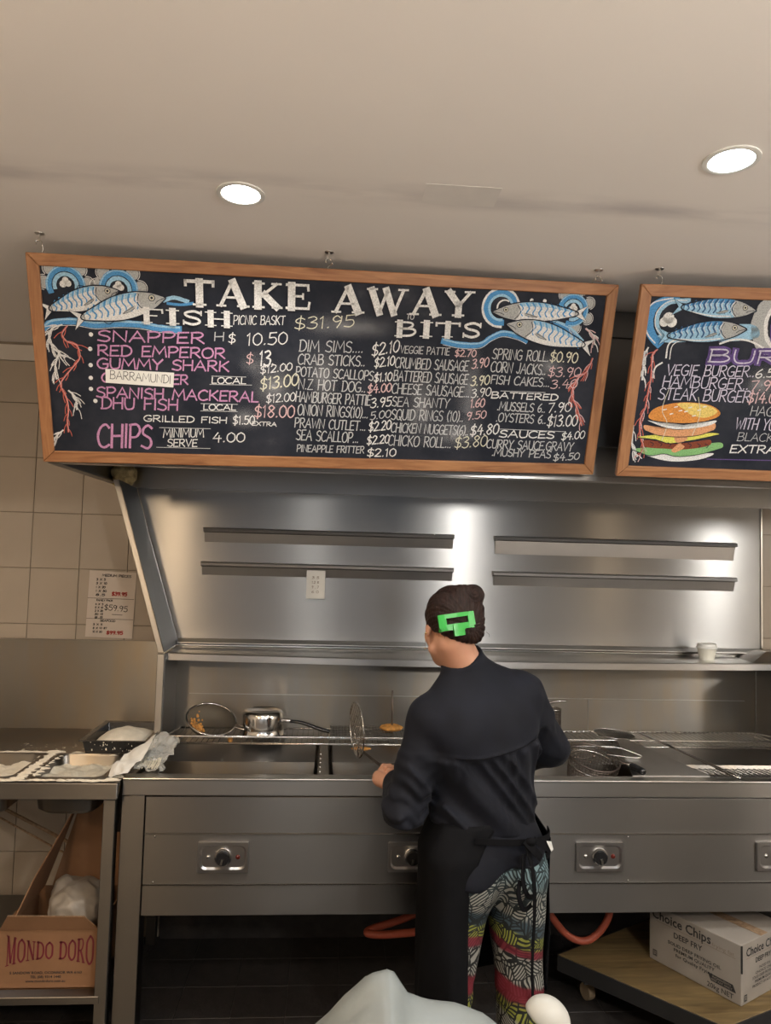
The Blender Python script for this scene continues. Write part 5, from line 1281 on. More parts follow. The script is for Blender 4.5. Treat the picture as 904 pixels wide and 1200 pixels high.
def hand_fn(C, axis, side, wrist):
    """a fist closed round a rod: rod along axis, back of the hand towards n"""
    a = np.array(axis, float); a /= np.linalg.norm(a); w = np.array(wrist)-np.array(C); n = w-a*(w @ a); n /= np.linalg.norm(n); t = np.cross(a, n)*side
    C = np.array(C); L = lambda x, y, z: tuple(C+a*x+n*y+t*z)
    ch = []
    ln = (.95, 1.05, 1.0, .82)
    for i in range(4):
        x = .031-.0205*i; r = .0088-.0005*abs(i-1)
        pts = []
        for k, an in enumerate((0.15, 1.05, 2.1, 3.15)):
            rad_ = (.026, .026, .021, .014)[k]*ln[i]
            pts.append(L(x-.003*k, rad_*cos(an)+.004, rad_*sin(an)*1.05+(.004 if k == 0 else 0)))
        ch.append((pts, r))
    th = [L(.012, .032, -.026), L(.030, .014, -.032), L(.044, -.006, -.020), L(.048, -.020, .000)]
    def f(P):
        d = sd_cone(P, L(.020, .040, -.004), L(-.022, .040, -.004), .018, .016)
        d = smin(d, sd_cone(P, L(.026, .022, -.012), L(-.026, .022, -.010), .0135, .013), .012)
        d = smin(d, sd_cone(P, L(0, .048, -.006), tuple(wrist), .022, .026), .02)
        for pts, r in ch:
            e = None
            for k in range(3):
                g = sd_cone(P, pts[k], pts[k+1], r*(1-.06*k), r*(1-.06*(k+1))); e = g if e is None else smin(e, g, .004)
            d = smin(d, e, .004)
        e = sd_cone(P, th[0], th[1], .0125, .0105); e = smin(e, sd_cone(P, th[1], th[2], .0105, .0092), .004); e = smin(e, sd_cone(P, th[2], th[3], .0092, .0075), .004)
        return smin(d, e, .006)
    return f
SKIM = np.array((.114, 2.745, 1.050))          # centre of the held skimmer
SKB = np.array((.122, 2.735, .985))
fl = hand_fn(HAND_L, SKB-np.array(HAND_L), 1, WRL); fr = hand_fn(HAND_R, (-.2, .8, .3), -1, WRR)
pb = surface_nets(f_body, (.12, 2.0, 0.0), (.84, 2.72, 1.42), .0085)
ph = surface_nets(f_head, (-.10, -.13, -.20), (.10, .13, .13), .0032)
pl_ = surface_nets(fl, tuple(np.array(HAND_L)-.085), tuple(np.array(HAND_L)+.085), .0026)
pr_ = surface_nets(fr, tuple(np.array(HAND_R)-.085), tuple(np.array(HAND_R)+.085), .0035)
np_mesh('body', [(pb[0], pb[1], 0), (head_xf(ph[0]), ph[1], 0), (pl_[0], pl_[1], 0), (pr_[0], pr_[1], 0)], M['skin'], person, iters=1)
def eyes():
    for s in (-1, 1):
        c = head_xf(np.array((s*.031, .080, .004))); MB().ball(c, .0115, 14, 10).build('eye', M['eye'], person, smooth=True)
        c2_ = head_xf(np.array((s*.031, .0885, .003))); MB().ball(c2_, .0045, 10, 6).build('iris', M['iris'], person, smooth=True)
eyes()
mb = MB(); mb.tube([head_xf(np.array(p)) for p in ((-.020, .094, -.056), (-.008, .098, -.054), (.008, .098, -.054), (.020, .094, -.056))], .004, 6); mb.build('lips', M['lips'], person, smooth=True)
# hair
def f_hair(P):
    d = sd_ell(P, (0, -.020, .030), (.089, .098, .092))
    d = smin(d, sd_ell(P, (.006, -.072, -.022), (.066, .044, .052)), .03)
    d = smin(d, sd_ell(P, (.030, -.075, .090), (.036, .032, .030)), .018)      # twist above the clip
    d = smin(d, sd_ell(P, (-.006, -.082, .086), (.026, .024, .026)), .014)
    cut = P[..., 2]+.068-.36*(P[..., 1]+.10)+.12*np.minimum(P[..., 0], 0)
    d = smax(d, -cut, .012)
    d = smax(d, -sd_ell(P, (0, .115, -.022), (.066, .078, .088)), .012)
    ang = np.arctan2(P[..., 0]-.01, P[..., 2]+.02)
    str_ = np.sin(ang*46+6*np.sin(P[..., 1]*22)+4*P[..., 2]*20)*.0009+np.sin(ang*19+P[..., 1]*35)*.0013
    tw = np.hypot(P[..., 0]-.024, P[..., 2]-.088); an2 = np.arctan2(P[..., 2]-.088, P[..., 0]-.024)
    str_ = np.where((tw < .034) & (P[..., 1] < -.05), np.sin(tw*520+an2*2)*.0022, str_)
    return d+str_
hh = surface_nets(f_hair, (-.11, -.145, -.08), (.11, .12, .145), .0028)
np_mesh('hair', [(head_xf(hh[0]), hh[1], 0)], M['hair'], person)
mb = MB()
for i in range(26):   # loose strands
    s = random.choice((-1, 1)); a = np.array((s*random.uniform(.03, .075), -random.uniform(.03, .09), -random.uniform(0, .03)))
    b = a+np.array((s*random.uniform(.002, .012), -random.uniform(.0, .012), -random.uniform(.012, .035)))
    mb.tube([head_xf(a), head_xf((a+b)/2+np.array((s*.004, -.003, 0))), head_xf(b)], .0005, 4)
mb.build('loose_strands', M['hair'], person, kind='stuff')
# claw clip, built in the frame of the back of the head
cc0 = np.array((.413, 2.148, 1.500)); 
cx_ = np.array((cos(radians(12)), sin(radians(12)), .13)); cx_ /= np.linalg.norm(cx_); cn_ = np.array((.04, -.98, .16)); cn_ -= cx_*(cn_ @ cx_); cn_ /= np.linalg.norm(cn_); cz_ = np.cross(cx_, cn_); cz_ = -cz_ if cz_[2] < 0 else cz_
CM = Matrix(((cx_[0], cn_[0], cz_[0], 0), (cx_[1], cn_[1], cz_[1], 0), (cx_[2], cn_[2], cz_[2], 0), (0, 0, 0, 1)))
clipc = np.array((.373, 2.150, 1.497))
CM.translation = Vector(clipc)
mb = MB()
def cbox(x0, x1, z0, z1, y0=0.0, y1=.006, bow=.35):
    n = 6
    for i in range(n):
        a, b = x0+(x1-x0)*i/n, x0+(x1-x0)*(i+1)/n
        ya, yb = -bow*a*a*8, -bow*b*b*8
        mb.hexa([CM @ Vector(p) for p in ((a, y0+ya, z0), (b, y0+yb, z0), (b, y1+yb, z0), (a, y1+ya, z0))], [CM @ Vector(p) for p in ((a, y0+ya, z1), (b, y0+yb, z1), (b, y1+yb, z1), (a, y1+ya, z1))])
cbox(-.056, .056, .014, .026); cbox(-.056, .056, -.014, -.004); cbox(-.056, -.034, -.004, .014); cbox(.034, .056, -.004, .014)
cbox(-.050, .050, -.021, -.014, -.004, .004); cbox(-.018, .018, -.024, -.006, .002, .010); cbox(-.016, .016, -.040, -.022, -.002, .007)
for i in range(5):
    for s in (-1, 1): cbox(s*.049-.003, s*.049+.003, -.022, -.014, -.018, .002)
mb.build('claw_clip', M['clip'], person, bevel=.0012, seg=2, recalc=True, label='bright green plastic claw clip')
# earring
e0 = head_xf(np.array((-.084, .0, -.036))); mb = MB(); mb.ball(e0, .0028, 8, 6); mb.tube([e0, e0+np.array((0, 0, -.045))], .0005, 4); mb.ball(e0+np.array((0, 0, -.046)), .002, 8, 6); mb.build('earring', M['gold'], person, smooth=True)
# shirt
def yoke_z(x): return 1.115+.035*np.clip((x-.42)/.2, -.3, 1.2)**2*1.2
def f_shirt(P):
    base = f_torso(P, .016)
    # drape: the shirt hangs straight from the shoulder blades to the hem
    c = np.array((.478, 2.262, 0.)); q = (P-c); lx = q @ RV; ly = q @ FV
    z = P[..., 2]
    k = np.clip((1.10-z)/.25, 0, 1)
    rx = .160+.006*k; ry = .120+.006*k
    col = (np.sqrt((lx/rx)**2+(ly/ry)**2)-1)*np.minimum(rx, ry)
    col = smax(col, z-1.14, .04)
    body = smin(base, col, .03)
    arm = limb(P, .021)
    # cuff cut of both sleeves
    wl = np.array(WRL)-np.array(ELL); wl /= np.linalg.norm(wl); cl = (P-(np.array(WRL)+wl*.004)) @ wl
    near = np.linalg.norm(P-np.array(WRL), axis=-1) < .16
    flare = sd_cone(P, ELR, (.748, 2.455, 1.055), .056, .050); flare = smin(flare, sd_cone(P, (.735, 2.42, 1.06), (.742, 2.44, 1.020), .03, .018), .03)
    wr = np.array(WRR)-np.array(ELR); wr /= np.linalg.norm(wr)
    arm = np.where(near, np.maximum(arm, cl), arm)
    nearr = np.linalg.norm(P-np.array(WRR), axis=-1) < .14
    arm = np.where(nearr, np.maximum(arm, (P-(np.array(ELR)+wr*.16)) @ wr), arm)
    arm = smin(arm, flare, .02)
    d = smin(body, arm, .022)
    # collar band
    nz = np.array(NB)+np.array((-.004, .0, .012)); ax = (head_xf(np.array((0, -.03, -.055)))-nz); ax /= np.linalg.norm(ax)
    qq = P-nz; hgt = qq @ ax; rad_ = np.linalg.norm(qq-hgt[..., None]*ax, axis=-1)
    ring = np.maximum(np.abs(rad_-(.0625))-.0045, np.abs(hgt-.004)-.018)
    d = smin(d, ring, .010)
    inner = np.maximum(rad_-.056, -(hgt-.000)); d = smax(d, -inner, .004)
    # folds
    yz = yoke_z(P[..., 0]); bel = np.clip((yz-z)/.02, 0, 1)*np.clip((z-.86)/.10, .25, 1)
    back = np.clip(-(ly+.02)/.05, 0, 1)
    gath = np.sin(lx*170+3.0*np.sin(z*11)+2*np.sin(lx*40))*.0050*np.exp(-np.clip(yz-z, 0, 1)/.10)
    diag = np.sin((lx*34+(z-1.0)*26)+2.2*np.sin(z*14+lx*9))*.0060+(np.abs(np.sin(lx*42+z*38+1.5*np.sin(lx*22+z*18)))-.5)*.0060
    fold = bel*back*(gath*np.clip((lx+.02)/.05, .25, 1)+diag)
    seam = back*np.exp(-((z-yz)/.004)**2)*.0022
    # sleeve wrinkles, strongest round the left elbow
    el = np.linalg.norm(P-np.array(ELL), axis=-1); w1 = np.exp(-(el/.12)**2)
    sl = np.clip((.345-P[..., 0]+(1.2-z)*.06)/.03, 0, 1)
    wr1 = np.sin(z*150+30*(P[..., 0]-.2)+2.2*np.sin(P[..., 0]*60+P[..., 1]*40))*.0048*w1*sl+sl*fbm(P, 28)*.004
    sr = np.clip((P[..., 0]-.635)/.03, 0, 1); wr2 = sr*(fbm(P, 34, 2)*.0065+np.sin(z*70+P[..., 1]*60)*.0020)
    d = d+fold*1.7-seam*1.3+wr1+wr2+fbm(P, 22, 5)*.0018
    hem = .888-.10*(P[..., 0]-.48)
    d = smax(d, hem-z, .006)
    return d
sv, sf = surface_nets(f_shirt, (.13, 2.04, .84), (.83, 2.60, 1.42), .0052)
np_mesh('shirt', [(sv, sf, 0)], M['shirt'], person)
# yoke seam stitched across the back, following the cloth
ys_, keep = sv, None
pts_ = []
for x in np.arange(.365, .645, .008):
    zt = float(yoke_z(x)); m = (np.abs(sv[:, 0]-x) < .006) & (np.abs(sv[:, 2]-zt) < .010)
    if m.any(): pts_.append((x, sv[m, 1].min()-.0004, zt))
MB().tube(pts_, .0013, 5).build('yoke_seam', M['apron'], person)
# leggings
def f_legg(P):
    d = f_legs(P, .010)+fbm(P, 20, 1)*.0018+np.sin(P[..., 2]*90+6*np.sin(P[..., 0]*30))*.0015*np.exp(-((P[..., 2]-.44)/.05)**2)
    d = smax(d, P[..., 2]-.90, .01); return smax(d, .105-P[..., 2], .004)
lv, lf = surface_nets(f_legg, (.28, 2.06, .09), (.74, 2.46, .93), .0062)
np_mesh('leggings', [(lv, lf, 0)], M['leggings'], person, iters=1, label='leggings printed with black and white tribal lines in red and yellow bands')
def f_under(P):
    d = f_legs(P, .019)+fbm(P, 26, 3)*.0022
    zb = .752+.070*np.clip((P[..., 0]-.42)/.26, -.2, 1.2)+.012*np.sin(P[..., 0]*38)
    d = smax(d, P[..., 2]-.93, .01); return smax(d, zb-P[..., 2], .006)
uv_, uf_ = surface_nets(f_under, (.27, 2.05, .66), (.76, 2.48, .95), .006)
np_mesh('undershirt', [(uv_, uf_, 0)], M['shirt'], person, iters=1)
fv_, ff_ = surface_nets(feet, (.30, 2.10, -.002), (.70, 2.52, .12), .006)
np_mesh('shoe', [(fv_, ff_, 0)], M['shoe'], person, iters=1)
# apron: a sheet wrapped from the left of her back round the front to her right side
sec = [(.448, 2.112), (.375, 2.088), (.312, 2.125), (.288, 2.205), (.292, 2.31), (.345, 2.405), (.44, 2.452), (.55, 2.462), (.64, 2.445), (.700, 2.385), (.708, 2.31)]
mb = MB(); nz_ = 34; base = catmull([(x, y, 0) for x, y in sec], 5); nn_ = len(base); vs = []
for j in range(nz_+1):
    t = j/nz_; z = .925-(.925-.365)*t; 
    for i, p in enumerate(base):
        s = i/(nn_-1); x, y = p.x, p.y
        cx0, cy0 = .49, 2.275
        k = 1.0-(.22+.10*(s > .7))*max(0, 1-t*6)-.00*t
        x, y = cx0+(x-cx0)*k, cy0+(y-cy0)*k
        back_pull = max(0, 1-s*6)*(.055*math.exp(-t*9)-.034*min(1, t*3.0))
        x += back_pull
        x += .010*t*sin(s*17+1)*.6; y += .012*t*sin(s*23+t*3)
        rip = .004*sin(s*40+2*sin(t*5))*min(1, t*2)
        d = Vector((x-cx0, y-cy0)).normalized(); x += d.x*rip; y += d.y*rip
        vs.append((x, y, z-(.02*s if t == 0 else 0)))
mb.add(vs, [(j*nn_+i, j*nn_+i+1, (j+1)*nn_+i+1, (j+1)*nn_+i) for j in range(nz_) for i in range(nn_-1)])
ap = mb.build('apron', M['apron'], person, smooth=True, label='long black apron wrapped round from the front')
s_ = ap.modifiers.new('solid', 'SOLIDIFY'); s_.thickness = .004
def strap(name, pts, w, n=5, mat='apron', label=None):
    P = catmull(pts, n); mb = MB(); m = len(P); vs = []
    for i in range(m):
        t = (P[min(m-1, i+1)]-P[max(0, i-1)]).normalized(); out_ = Vector((P[i].x-.49, P[i].y-2.27, 0)).normalized()
        sd_ = t.cross(out_).normalized()
        for a, b in ((-1, 0), (1, 0), (1, 1), (-1, 1)): vs.append(P[i]+sd_*(a*w/2)+out_*(.0025*b))
    fs = [(i*4+k, i*4+(k+1) % 4, (i+1)*4+(k+1) % 4, (i+1)*4+k) for i in range(m-1) for k in range(4)]+[(3, 2, 1, 0), tuple((m-1)*4+k for k in range(4))]
    return mb.add(vs, fs).build(name, M[mat], person, label=label)
strap('apron_tie', [(.43, 2.112, .890), (.50, 2.118, .884), (.575, 2.135, .878), (.63, 2.168, .872), (.672, 2.215, .868), (.684, 2.275, .866)], .018)
strap('apron_string', [(.575, 2.122, .888), (.60, 2.118, .862), (.622, 2.128, .838)], .022)
strap('apron_string', [(.60, 2.125, .888), (.635, 2.138, .868), (.652, 2.148, .846), (.640, 2.138, .836)], .020)
strap('apron_string', [(.572, 2.122, .850), (.568, 2.115, .78), (.585, 2.125, .735), (.606, 2.150, .72)], .014)
strap('apron_string', [(.578, 2.125, .880), (.596, 2.112, .80), (.604, 2.120, .70), (.610, 2.150, .60), (.612, 2.165, .50), (.618, 2.17, .415)], .014)
strap('apron_string', [(.56, 2.118, .78), (.556, 2.112, .74), (.572, 2.118, .700), (.596, 2.124, .71)], .014)
mb = MB(); mb.ball((.592, 2.122, .884), (.016, .010, .012), 10, 8); mb.build('apron_knot', M['apron'], person, smooth=True)
mb = MB().plate([(.640, 2.135, .882), (.660, 2.152, .874), (.668, 2.158, .850), (.660, 2.150, .846)], (.4, -.9, 0), .0008); mb.build('care_label', M['paper'], person, label='small white care label')
# ------------------------------------------------------------------ utensils
def mesh_disc(mb, C, ax_, R, n=12, rad=.0008, dish=0.0):
    """woven wire disc clipped to a circle, optionally dished"""
    A = Vector(ax_).normalized(); X = A.orthogonal().normalized(); Y = A.cross(X); C = Vector(C)
    for i in range(-n, n+1):
        x = R*i/(n+.5); h = sqrt(max(0, R*R-x*x)); 
        for (U, V) in ((X, Y), (Y, X)):
            pts = [C+U*x+V*(h*k/4)-A*(dish*(1-(x*x+(h*k/4)**2)/(R*R))) for k in range(-4, 5)] if dish else [C+U*x-V*h, C+U*x+V*h]
            mb.tube(pts, rad, 4)
# the skimmer she holds: disc seen almost edge on, long handle into her fist
sk = thing('skimmer', 'round wire skimmer held upright over the fryer by the person', 'skimmer', tuple(SKIM))
axd = Vector((.97, .22, .05)).normalized(); Xd = axd.orthogonal().normalized(); Yd = axd.cross(Xd)
Rk = .098
MB().tube([Vector(SKIM)+(Xd*cos(2*pi*i/36)+Yd*sin(2*pi*i/36))*Rk for i in range(36)], .0028, 8, closed=True).build('rim', M['chrome'], sk, smooth=True)
MB().tube([Vector(SKIM)+axd*.002+(Xd*cos(2*pi*i/30)+Yd*sin(2*pi*i/30))*Rk*.5 for i in range(30)], .0016, 6, closed=True).build('inner_ring', M['wire'], sk, smooth=True)
mb = MB(); mesh_disc(mb, SKIM, axd, Rk, 5, .0008); mb.build('mesh', M['wire'], sk, kind='stuff')
hd = (Vector(HAND_L)-Vector(SKB)).normalized(); sdv = hd.cross(Vector((0, 0, 1))).normalized()*.0035
mb = MB()
for s in (-1, 1): mb.tube([Vector(SKB)+sdv*s, Vector(HAND_L)+sdv*s], .0024, 6)
mb.tube([Vector(HAND_L)-hd*.05, Vector(HAND_L)+hd*.085], .0055, 8); mb.tube([Vector(SKB)+Vector((0, 0, .03)), Vector(SKB)-Vector((0, 0, .03))], .003, 6)
mb.build('handle', M['darkwire'], sk, smooth=True)
# long handled skimmer lying on the right rack
s2 = thing('long_skimmer', 'long-handled wire skimmer lying across the right rack, handle end on the front lip', 'skimmer', (1.3, 3.0, .96))
C2 = Vector((1.235, 3.150, .950)); ax2 = Vector((.06, -.02, 1)).normalized()
X2 = ax2.orthogonal().normalized(); Y2 = ax2.cross(X2)
MB().tube([C2+(X2*cos(2*pi*i/36)+Y2*sin(2*pi*i/36))*.088 for i in range(36)], .0032, 8, closed=True).build('rim', M['wire'], s2, smooth=True)
mb = MB(); mesh_disc(mb, C2, ax2, .088, 12, .0013, .016); mb.build('mesh', M['wire'], s2, kind='stuff')
a_, b_ = Vector((1.315, 3.09, .972)), Vector((1.520, 2.672, .9085)); dd = (b_-a_).normalized(); sv_ = Vector((dd.y, -dd.x, 0)).normalized()
mb = MB(); mb.tube([a_+sv_*.003, a_*.5+b_*.5+sv_*.004, b_+sv_*.009-dd*.03, b_+sv_*.006, b_+dd*.006, b_-sv_*.006, b_-sv_*.009-dd*.03, a_*.5+b_*.5-sv_*.004, a_-sv_*.003], .0030, 6); mb.build('handle', M['chrome'], s2, smooth=True)
# frying basket with black handle
bk = thing('fry_basket', 'round dark wire frying basket hanging in the fryer, right of the person', 'basket', (1.06, 2.86, .9))
Cb = Vector((1.045, 2.865, .925)); axb = Vector((.10, -.30, .95)).normalized(); Xb = axb.orthogonal().normalized(); Yb = axb.cross(Xb)
ringp = lambda C, R: [C+(Xb*cos(2*pi*i/32)+Yb*sin(2*pi*i/32))*R for i in range(32)]
MB().tube(ringp(Cb, .098), .0036, 8, closed=True).build('rim', M['darkwire'], bk, smooth=True)
MB().tube(ringp(Cb-axb*.028, .096), .0028, 8, closed=True).build('lower_hoop', M['wire'], bk, smooth=True)
mb = MB()
for k in range(9): mb.tube(ringp(Cb-axb*(.008+.0105*k), .097-.0014*k), .0011, 4, closed=True)
for i in range(46):
    a = 2*pi*i/46; p = Xb*cos(a)+Yb*sin(a); mb.tube([Cb+p*.098, Cb+p*.086-axb*.095], .0011, 4)
mesh_disc(mb, Cb-axb*.095, axb, .086, 9, .001); mb.build('wire_mesh', M['darkwire'], bk, kind='stuff')
h0 = Cb+Vector((.075, -.045, .005)); h1 = Vector((1.168, 2.690, .918))
mb = MB()
for s in (-1, 1): mb.tube([h0+Vector((.012*s, .008*s, 0)), h0*.45+h1*.55+Vector((.006*s, 0, .004))], .003, 6)
mb.build('handle_fork', M['wire'], bk, smooth=True)
MB().tube(catmull([h0*.5+h1*.5, h0*.25+h1*.75+Vector((0, 0, .003)), h1], 4), [.009]+[.013]*7+[.010], 10).build('handle_grip', M['knob'], bk, smooth=True)
MB().tube(catmull([(1.09, 2.90, .955), (1.15, 2.88, .958), (1.215, 2.855, .940), (1.225, 2.85, .934), (1.20, 2.845, .930), (1.10, 2.87, .935)], 5), .0028, 6).build('front_hook', M['wire'], bk, smooth=True)
mb = MB()
for i in range(24):
    a = random.uniform(0, 2*pi); r = .088; mb.ball(Cb+(Xb*cos(a)+Yb*sin(a))*r-axb*random.uniform(.01, .08), random.uniform(.003, .007), 6, 4)
mb.build('burnt_crumbs', M['darkwire'], bk, kind='stuff')
# second, smaller wire cylinder behind her right arm
cn = thing('wire_canister', 'tall dark wire basket with a raised handle, standing behind the right arm', 'basket', (.985, 3.22, .925))
Cn = Vector((.978, 3.22, .926)); mb = MB()
for k in range(10): mb.tube([Cn+Vector((.043*cos(2*pi*i/24), .043*sin(2*pi*i/24), .012*k)) for i in range(24)], .0012, 4, closed=True)
for i in range(28): a = 2*pi*i/28; mb.tube([Cn+Vector((.043*cos(a), .043*sin(a), 0)), Cn+Vector((.043*cos(a), .043*sin(a), .112))], .0012, 4)
mb.build('wire_mesh', M['darkwire'], cn, kind='stuff')
MB().tube([Cn+Vector((.044*cos(2*pi*i/24), .044*sin(2*pi*i/24), .114)) for i in range(24)], .003, 6, closed=True).build('rim', M['wire'], cn, smooth=True)
MB().tube(catmull([Cn+Vector((-.043, 0, .114)), Cn+Vector((-.01, -.01, .138)), Cn+Vector((.03, -.02, .150)), Cn+Vector((.062, -.02, .150))], 5), .004, 6).build('handle', M['wire'], cn, smooth=True)
# upturned saucepan
sp = thing('saucepan', 'upside-down stainless saucepan with black handle on the rack', 'saucepan', (-.262, 3.19, .925))
C = (-.262, 3.19, .927)
MB().lathe([(.090, 0), (.0935, .002), (.0895, .006), (.088, .03), (.087, .075), (.085, .088), (.079, .095), (.072, .0975), (.068, .0985), (.066, .0965), (.0, .0965)], C, 40).build('pan_body', M['chrome'], sp, smooth=True, angle=50)
MB().tube([(-.178, 3.185, .985), (-.145, 3.178, .982)], .009, 10).build('handle_collar', M['chrome'], sp, smooth=True)
MB().tube(catmull([(-.150, 3.178, .982), (-.10, 3.17, .978), (-.03, 3.155, .958), (.018, 3.145, .948)], 5), [.0085, .009, .0095, .010, .0105, .0105, .0105, .011, .011, .011, .011, .0115, .0115, .0115, .011, .009], 12, flat=.7).build('handle', M['knob'], sp, smooth=True)
# wire strainer
sr = thing('strainer', 'large fine-mesh strainer resting tilted on the rack at the left', 'strainer', (-.47, 3.15, .95))
Cs = Vector((-.470, 3.150, .993)); axs = Vector((.22, -.42, .88)).normalized(); Xs = Vector((1, 0, -.25)); Xs = (Xs-axs*Xs.dot(axs)).normalized(); Ys = axs.cross(Xs); Rr = .100
MB().tube([Cs+(Xs*cos(2*pi*i/40)+Ys*sin(2*pi*i/40))*Rr for i in range(40)], .0042, 8, closed=True).build('rim', M['chrome'], sr, smooth=True)
m_, nt_, b_n = nm('fine_strainer_mesh'); b_n.inputs['Metallic'].default_value = .6; b_n.inputs['Base Color'].default_value = (.10, .085, .06, 1); b_n.inputs['Roughness'].default_value = .5; b_n.inputs['Alpha'].default_value = .55; M['finemesh'] = m_
mb = MB(); vs = []
for j in range(9):
    t = pi/2*j/8
    for i in range(32): a = 2*pi*i/32; vs.append(Cs+(Xs*cos(a)+Ys*sin(a))*Rr*.98*cos(t)-axs*.060*sin(t))
mb.add(vs, [(j*32+i, j*32+(i+1) % 32, (j+1)*32+(i+1) % 32, (j+1)*32+i) for j in range(8) for i in range(32)]); mb.build('bowl_mesh', M['finemesh'], sr, smooth=True)
mb = MB()
for s in (-1, 1): mb.tube([Cs+Xs*Rr*.98+Ys*.012*s, Cs+Xs*(Rr+.05)+Ys*.006*s-Vector((0, 0, .004)), Cs+Xs*(Rr+.10)-Vector((0, 0, .008))], .0028, 6)
mb.build('handle', M['wire'], sr, smooth=True)
mb = MB()
for i in range(60):
    a = random.gauss(3.6, .5); r = random.uniform(.3, .8)*Rr; mb.ball(Cs+(Xs*cos(a)+Ys*sin(a))*r-axs*(.055*(1-(r/Rr)**2)-.004), random.uniform(.003, .007), 6, 4)
mb.build('fried_crumbs', M['bread'], sr, kind='stuff')
mb = MB(); mb.ball((-.378, 3.055, .935), (.010, .008, .014), 10, 8); mb.build('crumb_piece', M['bread'], None, cat='food', label='single golden fried scrap on the front rail near the saucepan')
# white cooling grid with fried pieces
cg = thing('cooling_grid', 'small pale wire grid lying on the rack behind the held skimmer', 'rack', (.15, 3.18, .932))
mb = MB(); y0, y1, z_ = 3.07, 3.31, .934
for i in range(21): x = .02+.265*i/20; mb.tube([(x, y0, z_), (x, y1, z_)], .0015, 4)
for j in range(11): y = y0+(y1-y0)*j/10; mb.tube([(.02, y, z_+.002), (.285, y, z_+.002)], .0015, 4)
mb.build('grid_wires', M['wire'], cg, kind='stuff')
MB().tube([(.02, y0, z_), (.285, y0, z_), (.285, y1, z_), (.02, y1, z_)], .003, 6, closed=True).build('grid_frame', M['wire'], cg)
def crumbed(x, y, z, r, name, lab):
    c = Vector((x, y, z)); mb = MB(); mb.ball(c, r, 20, 12)
    mb.v = [tuple(Vector(p)+(Vector(p)-c).normalized()*.006*noise.noise(Vector(p)*60)) for p in mb.v]; mb.build(name, M['bread'], None, smooth=True, cat='food', label=lab, group='fried pieces')
crumbed(.280, 3.21, .953, (.050, .040, .015), 'fried_fillet', 'golden fried fillet on the grid beside the upright rod')
crumbed(.145, 3.02, .912, (.040, .016, .007), 'fried_scrap', 'flat orange fried scrap below the rail left of the apron')
MB().tube([(.283, 3.20, .925), (.281, 3.20, 1.112)], .0042, 8).build('lift_rod', M['darkwire'], None, smooth=True, cat='rod', label='thin upright steel rod by the fried fillet')
# paper cup with lid on the shelf
cu = thing('paper_cup', 'white paper coffee cup with white lid on the shelf at the right', 'cup', (1.690, 3.235, 1.252))
zc = 1.2535; k_ = 1.0
MB().lathe([(0, .001), (.029, .001), (.030, 0), (.0405, .062), (.042, .064), (.042, .067)], (1.690, 3.235, zc), 36).build('cup_body', M['cup'], cu, smooth=True, angle=50)
MB().lathe([(.043, .058), (.0445, .059), (.0445, .066), (.041, .068), (.039, .078), (.036, .080), (.034, .077), (0, .077)], (1.690, 3.235, zc), 36).build('cup_lid', M['lid'], cu, smooth=True, angle=40)

# ------------------------------------------------------------------ under the fryers
def hose(name, pts, r, lab):
    MB().tube(catmull(pts, 8), r, 10).build(name, M['hose'], None, smooth=True, cat='hose', label=lab)
hose('gas_hose', [(.16, 3.0, .438), (.50, 2.98, .36), (.34, 2.92, .305), (.20, 2.90, .270), (.19, 2.88, .262), (.28, 2.87, .265), (.45, 2.88, .285), (.60, 2.95, .34), (.62, 3.05, .438)], .014, 'orange gas hose looping under the fryer, left of the apron')
hose('gas_hose', [(.80, 2.86, .438), (.86, 2.85, .36), (.93, 2.85, .275), (.995, 2.85, .243), (1.05, 2.85, .262), (1.10, 2.85, .33), (1.12, 2.86, .438)], .0135, 'orange gas hose hanging in a U right of the leggings')
# dolly board and carton of frying oil
pl = thing('dolly_board', 'dirty plywood board on castors under the fryer, carrying the white carton', 'board', (1.45, 2.8, .12))
pp = [(1.355, 2.462), (1.93, 2.715), (1.56, 3.28), (.93, 2.92)]
MB().hexa([(x, y, .136) for x, y in pp], [(x, y, .159) for x, y in pp]).build('deck', M['ply'], pl, bevel=.002)
mb = MB(); 
for i in range(4):
    a, b = Vector((*pp[i], 0)), Vector((*pp[(i+1) % 4], 0)); n_ = Vector(((b-a).y, -(b-a).x, 0)).normalized()*.006
    mb.hexa([(a.x, a.y, .100), (a.x+n_.x, a.y+n_.y, .100), (b.x+n_.x, b.y+n_.y, .100), (b.x, b.y, .100)], [(a.x, a.y, .157), (a.x+n_.x, a.y+n_.y, .157), (b.x+n_.x, b.y+n_.y, .157), (b.x, b.y, .157)])
mb.build('edge_band', M['black_edge'], pl)
for x, y in ((1.37, 2.56), (1.80, 2.74), (1.55, 3.15), (1.04, 2.90)):
    cst = MB().lathe([(.012, -.014), (.030, -.014), (.032, 0), (.030, .014), (.012, .014)], (x, y, .032), 18, (1, .3, 0), closed_ends=True).build('castor', M['cream'], pl, smooth=True, angle=40)
    MB().box(x-.018, x+.018, y-.015, y+.015, .062, .136).build('castor_bracket', M['steel_dark'], cst)
MB().ball((1.055, 2.87, .128), (.012, .010, .016), 12, 8).build('corner_knob', M['cream'], pl, smooth=True)
